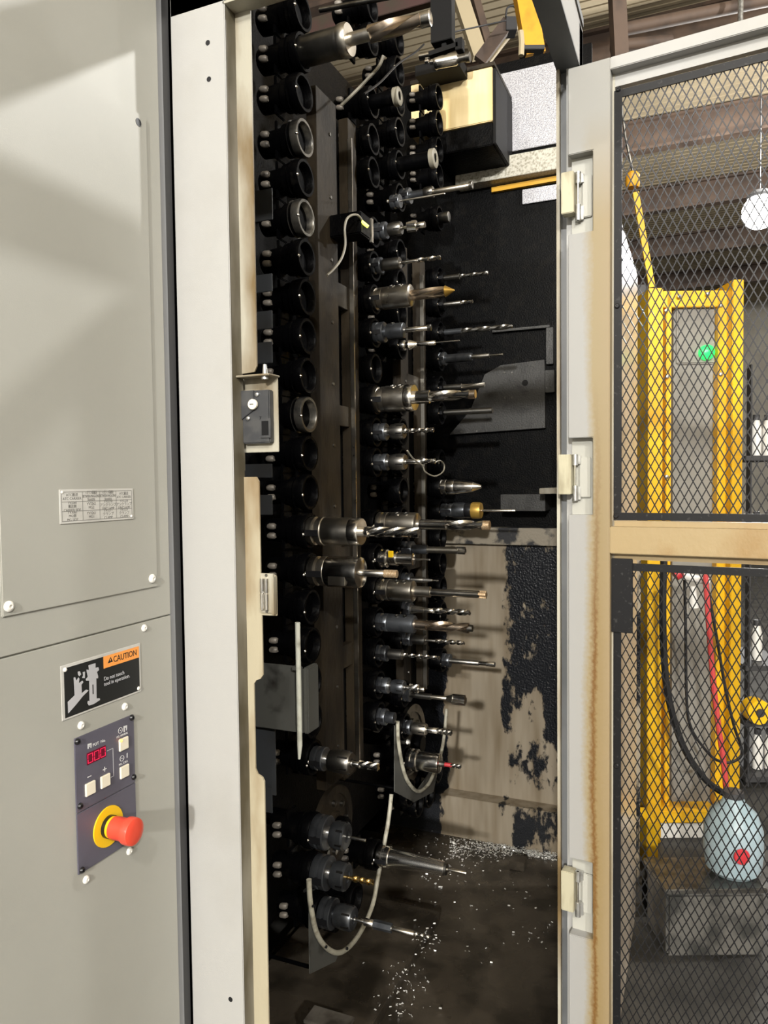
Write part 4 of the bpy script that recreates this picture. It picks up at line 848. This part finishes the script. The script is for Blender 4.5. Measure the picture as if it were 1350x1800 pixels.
IDL = ((702, 169, .026, Y2), (765, 278, .030, Y3))
for px, py, r_, y_ in IDL: add_pot(y_, onY(px, py, y_).z, True)
# empty pots fill the chain between the tools
def column(Y, zref, n_up, n_dn):
    for k in range(-n_dn, n_up + 1): add_pot(Y, zref + k * PITCH)
column(Y1, onY(532, 92, Y1).z, 3, 1); column(Y1, onX(546, 933, XM).z, 14, 6); column(Y2, onX(656, 760, XM).z, 14, 8)
column(Y3, onX(706, 1070, XM).z, 19, 3); column(Y4, onX(770, 856, XM).z, 15, 6)
ctr1 = ((Y1 + Y2) / 2, onX(600, 1480, XM).z); R1 = (Y2 - Y1) / 2
for k in range(1, 5): an = PI + k * PI / 5.6; add_pot(ctr1[0] + math.cos(an) * R1, ctr1[1] + math.sin(an) * R1)
ctr2 = ((Y3 + Y4) / 2, onX(740, 1320, XM).z); R2 = (Y4 - Y3) / 2
for k in range(1, 5): an = PI + k * PI / 5.4; add_pot(ctr2[0] + math.cos(an) * R2, ctr2[1] + math.sin(an) * R2)
first = True
BARE = ((230, 'empty tool pot with a bare steel rim under the topmost large tool'), (375, 'empty tool pot with a bare steel rim level with the lit sensor'), (725, 'empty tool pot with a bare steel rim level with the interlock switch'))
bpy.context.view_layer.update()
for (y, z) in spots:
    o = pot if first else copy_tree(pot); first = False; o.location = (XM, y, z)
    run = 'front run of the front chain' if y < 1.70 and z > ctr1[1] - .05 else 'back run of the front chain' if 2.0 < y < 2.16 else 'front run of the rear chain' if 2.2 < y < 2.36 else 'back run of the rear chain' if y > 2.6 else 'lower turn of the front chain' if y < 2.1 else 'lower turn of the rear chain'
    o['label'] = ('oily black tool pot gripping a tool on the ' if (y, z) in held else 'empty oily black tool pot on the ') + run
    o['group'] = ('loaded' if (y, z) in held else 'empty') + ' pots, ' + run
    for (py, lb) in BARE:
        if abs(y - Y1) < .01 and abs(z - onX(548, py, XM).z) < PITCH / 2:
            o['label'] = lb; del o['group']
            r_ = [c for c in C.objects if c.parent == o and c.name.startswith('rim')][0]; r_.data = r_.data.copy(); r_.data.materials[0] = M['pot_ring']

# sprockets
for k, (c, r_, lab) in enumerate(((ctr1, .118, 'dark steel chain sprocket disc above the front guide loop'), (ctr2, .14, 'dark steel chain sprocket disc inside the rear guide loop'))):
    t = empty('chain_sprocket', (-.95, c[0], c[1]), lab, 'sprocket')
    MB().lathe([(-.97, .03), (-.97, r_), (-.955, r_), (-.955, r_ * .8), (-.96, r_ * .78), (-.96, r_ * .4), (-.945, r_ * .38), (-.945, .03)], (0, c[0], c[1]), (1, 0, 0), 40).build('disc', 'brown_plate' if k == 0 else 'steel_dark', t)
    MB().lathe([(-1.2505, .001), (-1.2505, .025), (-.969, .025), (-.969, .035), (-.92, .035), (-.915, .03), (-.915, .001)], (0, c[0], c[1]), (1, 0, 0), 24).build('hub', 'pot_dark', t)
    for j in range(8):
        an = j * PI / 4; MB().lathe([(-.96, .008), (-.95, .008), (-.95, .001)], (0, c[0] + math.cos(an) * r_ * .6, c[1] + math.sin(an) * r_ * .6), (1, 0, 0), 10).build('bolt', 'steel_dark', t)

# guide loops (bent tubes) with backing sheets
def smooth(pts, n=5):
    P = [Vector(p) for p in pts]; out = []
    for i in range(len(P) - 1):
        p0, p1, p2, p3 = P[max(i - 1, 0)], P[i], P[i + 1], P[min(i + 2, len(P) - 1)]
        for k in range(n):
            t = k / n; out.append(.5 * ((2 * p1) + (p2 - p0) * t + (2 * p0 - 5 * p1 + 4 * p2 - p3) * t * t + (3 * p1 - p0 - 3 * p2 + p3) * t ** 3))
    return out + [P[-1]]
XG = -.87
u1p = [(543, 1546), (546, 1590), (556, 1638), (572, 1664), (594, 1675), (616, 1662), (637, 1632), (655, 1590), (664, 1545), (676, 1480), (683, 1440), (688, 1396)]
g1 = empty('guide_loop', onX(594, 1680, XG), 'cream bent guide tube looping under the front chain', 'guide tube')
MB().tube(smooth([onX(a, b_, XG - .037 * min(1, max(0, (a - 600) / 60))) for a, b_ in u1p]), .0068, 10).build('tube', 'tube_white', g1)
for a, b_ in ((572, 1664), (609, 1667), (549, 1592)): MB().lathe([(0, .004), (.004, .004), (.004, .001)], onX(a, b_, XG + .005), (1, 0, 0), 10).build('bolt', 'screw_black', g1)
sp = [(544, 1598), (545, 1712), (590, 1690), (596, 1675), (572, 1660), (556, 1636)]
MB().prism([onX(a, b_, XG - .006) for a, b_ in sp], [onX(a, b_, XG - .006) - Vector((.003, 0, 0)) for a, b_ in sp]).build('backing_sheet', 'guard_grey', g1)
u2p = [(699, 1268), (700, 1300), (706, 1340), (716, 1372), (734, 1391), (752, 1380), (764, 1356), (775, 1325), (781, 1292), (785, 1246)]
g2 = empty('guide_loop', onX(734, 1395, XG), 'cream bent guide tube looping around the milling chuck', 'guide tube')
MB().tube(smooth([onX(a, b_, XG) for a, b_ in u2p]), .0062, 10).build('tube', 'tube_white', g2)
sp = [(694, 1275), (694, 1392), (728, 1410), (762, 1392), (775, 1330), (734, 1389), (712, 1365), (700, 1300)]
MB().prism([onX(a, b_, XG - .006) for a, b_ in sp], [onX(a, b_, XG - .006) - Vector((.003, 0, 0)) for a, b_ in sp]).build('backing_sheet', 'guard_grey', g2)
for g_, a in ((g1, (553, 1702)), (g2, (698, 1386))):
    p = onX(*a, XG - .008); MB().tube([p, Vector((-1.2505, p.y, p.z))], .005, 8).build('stay', 'pot_dark', g_)
# white guide tube with its grey box at the left
YT = 1.38
gt = empty('guide_rod', onY(526, 1335, YT), 'straight white guide rod passing the grey sheet box', 'rod')
MB().tube([onY(523, 1094, YT), onY(525, 1200, YT), onY(527, 1310, YT), onY(526, 1334, YT)], [.0058, .0058, .0058, .003], 12).build('rod', 'tube_clean', gt)
gb = empty('guard_box', onY(500, 1278, YT), 'grey sheet-metal guard box crossed by the white guide rod', 'guard')
a, b_ = onY(440, 1276, YT + .008), onY(531, 1172, YT + .008)
MB().box(-1.2505, b_.x, YT + .008, YT + .011, a.z, b_.z).build('front_sheet', 'guard_grey', gb, .001)
c_ = onY(540, 1176, YT + .008)
MB().box(b_.x - .001, c_.x, YT + .010, YT + .06, a.z - .002, b_.z - .003).build('side_flange', 'guard_grey', gb, .003)
MB().box(b_.x - .018, b_.x - .008, YT - .004, YT + .009, b_.z - .006, b_.z + .002).build('rod_clip', 'guard_grey', gb)
MB().box(a.x, a.x + .05, YT + .03, YT + .033, a.z - .16, a.z).build('leg_sheet', 'bluegrey_sheet', gb)

# sensor with lit tip and its cables
sb = empty('proximity_sensor', onX(640, 415, -.86), 'black sensor block with a small lit yellow tip', 'sensor')
a = onX(632, 398, -.86)
MB().box(-.936, -.84, a.y - .035, a.y + .03, a.z - .03, a.z + .03).build('block', 'black_oil', sb, .003)
b2 = onX(642, 395, -.835); MB().tube([b2 + Vector((-.006, -.012, .006)), b2 + Vector((.004, .008, -.003))], .0045, 12).build('lit_tip', 'led_yellow', sb)
MB().box(-.845, -.838, a.y + .033, a.y + .045, a.z - .035, a.z + .03).build('bracket', 'steel_worn', sb)
def cable(label, pts, X, r_, m, name='cable'):
    return tag(MB().tube(smooth([onX(a, b_, X) for a, b_ in pts]), r_, 8).build(name, m), label, 'cable')
cable('thin grey sensor cable curving down from the lit sensor', [(640, 393), (628, 378), (612, 382), (606, 400), (607, 430), (600, 455), (586, 474), (575, 484)], -.84, .0032, 'cable_grey')
cable('thin grey wire loop hanging at the end of the short twist drill', [(716, 792), (726, 806), (742, 818), (748, 830), (764, 837), (778, 830), (781, 818), (774, 810), (766, 812)], -.68, .0022, 'cable_grey')
tag(MB().tube(smooth([onY(a, b_, 1.75) for a, b_ in ((600, 185), (628, 158), (645, 140), (665, 118), (674, 98))]), .004, 8).build('hose', 'cable_grey'), 'grey hose sagging below the topmost large tool', 'hose')
cable('black hose under the topmost spiral drill', [(640, 165), (668, 145), (700, 112), (730, 92), (745, 78)], -.8, .003, 'cable_black')
# lit collars of idle rollers at the rear top
for k, (px, py, r_, y_) in enumerate(IDL):
    a = onY(px, py, y_); t = empty('idler_roller', a, ('pale-rimmed idler roller left of the motor box', 'pale-rimmed idler roller under the motor box')[k], 'roller')
    MB().lathe([(-.015, .012), (-.015, r_), (0, r_), (.002, r_ * .9), (.002, r_ * .5), (0, r_ * .45)], a, (1, 0, 0), 28, cap=False).build('rim', 'roller_rim', t)
    MB().lathe([(-.012, r_ * .55), (-.004, r_ * .55), (-.004, .001)], a, (1, 0, 0), 20).build('hub', 'black_flat', t)
    MB().lathe([(XM - .02 - a.x, .001), (XM - .02 - a.x, r_ * .8), (-.016, r_ * .8), (-.016, .001)], a, (1, 0, 0), 24).build('axle', 'pot_dark', t)
# pneumatic cylinder standing up at the back top
pc = empty('air_cylinder', onY(760, 118, 2.75), 'polished air cylinder lying above the beige motor box', 'cylinder')
a, b_ = onY(766, 112, 2.75), onY(806, 104, 2.75); d = (b_ - a).normalized()
MB().lathe([(0, .01), (0, .025), (.006, .027), (.012, .025), ((b_ - a).length - .006, .025), ((b_ - a).length, .022), ((b_ - a).length, .001)], a, d, 28).build('barrel', 'chrome', pc)
MB().lathe([(0, .014), (.03, .014), (.03, .018), (.045, .018), (.045, .002)], b_, d, 18).build('rod_end', 'steel_dark', pc)
for px, py in ((748, 109), (757, 110)): MB().lathe([(0, .003), (.0, .01), (.012, .01), (.014, .003)], onY(px, py, 2.75), d, 14).build('fitting', 'chrome', pc)
a = onY(738, 100, 2.75); MB().lathe([(0, .005), (0, .014), (.045, .014), (.05, .006)], a, d, 16).build('valve', 'steel', pc)
MB().box(a.x - .02, a.x + .16, 2.75, 2.87, a.z - .07, a.z - .03).build('mount', 'black_flat', pc)

# ================================================================== seen past the enclosure and through the door
def TB(): return Matrix(((R0.x, F0.x, 0, 0), (R0.y, F0.y, 0, 0), (0, 0, 1, 0), (0, 0, 0, 1)))
TBm = TB()
def bl(px, py, t): p = TBm.inverted() @ onT(px, py, t); return p
def bbox_(mb, pxa, pya, pxb, pyb, t, th, g=False):
    a, b_ = bl(pxa, pyb, t), bl(pxb, pya, t)
    if g: a.z = 0
    return mb.box(a.x, b_.x, t, t + th, a.z, b_.z, TBm)
def bpart(name, pxa, pya, pxb, pyb, t, th, m, parent, bevel=.003, g=False): return bbox_(MB(), pxa, pya, pxb, pyb, t, th, g).build(name, m, parent, bevel)
# yellow portal with framed pane
TY = 3.3
yg = empty('yellow_doorway', onT(1220, 1460, TY), 'bright yellow machine doorway with a tall glossy grey door', 'machine door')
bpart('left_jamb', 1137, 506, 1166, 1470, TY, .24, 'yellow_guard', yg, g=True)
bpart('inner_jamb', 1168, 512, 1181, 1440, TY + .06, .1, 'yellow_guard', yg)
bpart('lintel', 1166, 510, 1280, 540, TY + .06, .1, 'yellow_guard', yg)
bpart('right_jamb', 1281, 491, 1308, 1430, TY, .35, 'yellow_guard', yg, g=True)
bpart('right_stile', 1257, 512, 1282, 1440, TY + .05, .1, 'yellow_guard', yg)
bpart('glossy_door', 1180, 530, 1260, 1425, TY + .10, .02, 'grey_door', yg, .001)
bpart('window_sheet', 1190, 528, 1258, 640, TY + .085, .014, 'grey_door', yg, .006)
bpart('threshold', 1160, 1425, 1262, 1447, TY, .2, 'yellow_guard', yg)
bpart('foot', 1137, 1446, 1157, 1545, TY - .22, .15, 'yellow_guard', yg, g=True)
for px, py in ((1194, 521), (1244, 517), (1171, 546), (1267, 537), (1173, 662), (1267, 658), (1172, 838)):
    MB().lathe([(0, .010), (.006, .008), (.008, .002)], onT(px, py, TY + .048), -F0, 12).build('bolt', 'zinc', yg)
MB().lathe([(0, .035), (.02, .033), (.03, .018), (.032, .001)], onT(1241, 620, TY + .082), -F0, 24).build('green_reflection', 'green_glow', yg)  # glowing disc stands in for a green light mirrored in the pane
bpart('plinth', 1150, 1447, 1262, 1495, TY + .05, .2, 'white_plastic', yg, g=True)
# equipment column between the side sheet and the doorway
eq = empty('utility_column', onT(1128, 1440, 3.6), 'light grey utility column with gauges beside the yellow doorway', 'cabinet')
bpart('body', 1112, 665, 1140, 1440, 3.6, .3, 'white_plastic', eq, g=True)
bpart('upper_pipe_box', 1119, 500, 1136, 640, 3.6, .2, 'rack_dark', eq)
for px in (1121, 1132): MB().lathe([(0, .022), (.02, .022), (.025, .012)], onT(px, 648, 3.58), -F0, 16).build('gauge', 'chrome', eq)
bpart('terminal_box', 1120, 1180, 1136, 1212, 3.57, .04, 'rack_dark', eq)
for py in (1060, 1105, 1250, 1300): bpart('seam', 1119, py, 1137, py + 4, 3.595, .01, 'bin_grey', eq)
# hanging cables in front of the doorway
def hang(label, pts, t, r_, m): return tag(MB().tube(smooth([onT(a, b_, t) for a, b_ in pts]), r_, 8).build('hanging_cable', m), label, 'cable')
hang('thick black hose hanging in a long curve before the yellow doorway', [(1167, 985), (1165, 1060), (1167, 1150), (1176, 1230), (1200, 1310), (1235, 1365), (1265, 1390), (1285, 1400)], 3.0, .014, 'cable_black')
hang('thin black cable hanging in a loop across the yellow jamb', [(1243, 1030), (1258, 1110), (1275, 1210), (1290, 1275), (1302, 1310), (1303, 1328), (1285, 1340), (1260, 1336), (1240, 1318), (1215, 1280), (1207, 1230), (1205, 1100), (1203, 1010)], 3.05, .006, 'cable_black')
hang('red hose hanging down the right yellow stile', [(1240, 1010), (1246, 1100), (1252, 1180), (1262, 1270), (1272, 1340), (1277, 1395)], 2.95, .011, 'cable_red')
va = empty('air_valve', onT(1215, 1085, 3.0), 'red and white air valve at the hose ends', 'valve')
MB().tube([onT(1186, 1012, 3.0), onT(1196, 1006, 3.0)], .022, 12).build('red_knob', 'red_bit', va)
MB().tube([onT(1200, 1012, 3.0), onT(1245, 1022, 3.0)], .016, 12).build('manifold', 'white_plastic', va)
MB().tube([onT(1218, 1030, 3.0), onT(1219, 1068, 3.0)], [.012, .02], 12).build('filter_bowl', 'white_plastic', va)
# jug on a bin
bn = empty('scrap_bin', onT(1240, 1660, 2.5), 'dented grey scrap bin full of chips below the mesh window', 'bin')
bpart('tub', 1172, 1570, 1345, 1690, 2.5, .2, 'bin_grey', bn, .01, True)
bpart('rim', 1170, 1562, 1350, 1573, 2.49, .22, 'steel_dark', bn)
jug = empty('water_jug', onT(1285, 1565, 2.62), 'pale blue rounded water jug with a red mark standing on the scrap bin', 'jug')
a = onT(1288, 1566, 2.60); a.z = onT(1288, 1562, 2.49).z; hgt = (onT(1288, 1400, 2.60) - a).z
MB().lathe([(0, .03), (0, .07), (.02, .092), (hgt * .3, .100), (hgt * .6, .098), (hgt * .8, .078), (hgt * .93, .04), (hgt, .034), (hgt, .005)], a, (0, 0, 1), 32).build('bottle', 'jug_blue', jug)
b2 = onT(1304, 1506, 2.497); MB().lathe([(0, .028), (.006, .026), (.008, .01)], b2, -F0, 16).build('red_mark', 'red_bit', jug)
MB().lathe([(hgt, .036), (hgt + .02, .034), (hgt + .02, .002)], a, (0, 0, 1), 20).build('cap', 'rack_dark', jug)
# rack at the far right
rk = empty('storage_rack', onT(1345, 1480, 3.9), 'dark steel storage rack right of the yellow doorway', 'rack')
for px in (1314, 1392):
    bpart('upright', px, 640, px + 10, 1400, 3.9, .05, 'rack_dark', rk, g=True)
for py in (800, 975, 1170, 1268, 1366): bpart('shelf', 1311, py, 1405, py + 10, 3.88, .45, 'rack_dark', rk)
lab = {0: 'white plastic bottle on the upper rack shelf', 1: 'white plastic bottle on the middle rack shelf', 2: 'white plastic bottle on the low rack shelf'}
for k, (px, py) in enumerate(((1329, 799), (1349, 799), (1329, 974), (1350, 974), (1330, 1169), (1331, 1365), (1352, 1365))):
    a = onT(px, py, 4.0); a.z = onT(px, py + 1, 3.88).z + .001; i = 0 if py < 900 else 1 if py < 1200 else 2
    t = empty('bottle', a, lab[i], 'bottle', 'bottles on the storage rack')
    MB().lathe([(0, .01), (0, .026), (.14, .028), (.19, .016), (.19, .002)], a, (0, 0, 1), 16).build('bottle_body', 'white_plastic', t)
    MB().lathe([(.19, .018), (.22, .017), (.22, .001)], a, (0, 0, 1), 14).build('cap', 'rack_dark', t)
a = onT(1336, 1253, 3.76); rl = empty('hose_reel', a, 'round yellow hose reel hanging on the rack', 'hose reel')
MB().lathe([(0, .02), (0, .062), (.02, .064), (.07, .064), (.09, .06), (.09, .02)], a, F0, 28).build('drum', 'yellow_guard', rl)
MB().lathe([(-.012, .02), (0, .022), (.0, .004)], a, F0, 16).build('hub', 'rack_dark', rl)
# dark machines low on the floor
mp_ = empty('low_machine', onT(1150, 1700, 2.72), 'oily black machine base behind the lowest mesh', 'machine')
bpart('base', 1141, 1560, 1170, 1720, 2.74, .09, 'black_oil', mp_, .01, True)
bpart('step', 1143, 1520, 1165, 1563, 2.75, .07, 'rack_dark', mp_, .01)
# pendant block with strap
hk = empty('hoist_block', onT(1110, 340, 3.7), 'orange hoist block hanging behind the upper mesh', 'hoist')
MB().lathe([(0, .01), (0, .028), (.01, .034), (.06, .034), (.075, .02), (.075, .004)], onT(1112, 330, 3.7), (0, 0, 1), 24).build('block', 'crane_yellow', hk)
MB().tube([onT(1112, 300, 3.7), onT(1099, 240, 3.7), onT(1088, 150, 3.7)], .006, 8).build('wire', 'steel_dark', hk)
MB().beam(onT(1117, 338, 3.7), onT(1146, 505, 3.7), .03, .012, F0).build('strap', 'yellow_guard', hk)
# crane and roof members over the back of the enclosure
cb_ = empty('crane_column', onT(935, 100, 5.2), 'orange-yellow crane column above the galvanised sheet', 'crane')
MB().beam(onT(940, 100, 5.2), onT(912, -60, 5.2), .13, .10, F0).build('column', 'crane_yellow', cb_)
bpart('clamp', 920, 78, 958, 86, 5.1, .15, 'rack_dark', cb_)
MB().tube([onT(915, 55, 5.1), onT(917, 75, 5.1), onT(916, 98, 5.1)], .02, 8).build('conduit', 'roof_beige', cb_)
br = empty('roof_brace', onT(840, 100, 6.0), 'brown diagonal roof brace meeting a square hanger block', 'roof brace')
MB().beam(onT(843, 108, 6.0), onT(893, 40, 6.0), .10, .06, F0).build('brace', 'roof_steel', br)
MB().beam(onT(855, 108, 6.1), onT(908, 40, 6.1), .06, .06, F0).build('second_brace', 'roof_beige', br)
bpart('hanger_block', 890, 28, 909, 52, 5.95, .12, 'rack_dark', br)
MB().tube(smooth([onT(889, 30, 5.95), onT(892, 14, 5.95), onT(903, 11, 5.95), onT(909, 20, 5.95)]), .008, 8).build('ring', 'rack_dark', br)
bm2 = empty('roof_strut', onT(840, 90, 6.6), 'pale beige sloping roof strut behind the brown brace', 'roof strut')
MB().beam(onT(843, 100, 6.6), onT(797, -40, 6.6), .12, .1, F0).build('strut', 'roof_beige', bm2)
MB().beam(onT(858, 80, 6.7), onT(825, -40, 6.7), .06, .1, F0).build('edge', 'roof_steel', bm2)
tag(MB().tube([onT(780, 60, 5.8), onT(890, 36, 5.8)], .006, 6).build('roof_wire', 'rack_dark'), 'thin dark wire strung to the hanger block', 'wire')
for k, (a, b_) in enumerate((((1080, 55), (1400, -10)), ((1075, 82), (1180, 72)))):
    tag(MB().tube([onT(*a, 6.2), onT(*b_, 6.2)], .05, 10).build('sprinkler_pipe', 'roof_steel'), ('long rust-brown pipe crossing under the roof above the door', 'short dark pipe just above the door top rail')[k], 'pipe')
tag(MB().tube([onT(1303, -40, 6.0), onT(1301, 60, 6.0)], .02, 8).build('drop_rod', 'zinc'), 'slim vertical drop rod above the door top rail', 'rod')
tag(MB().beam(onT(1090, 110, 5.5), onT(1083, -40, 5.5), .10, .10, F0).build('hall_stanchion', 'roof_steel'), 'dark rusty stanchion behind the corner of the door frame', 'post')
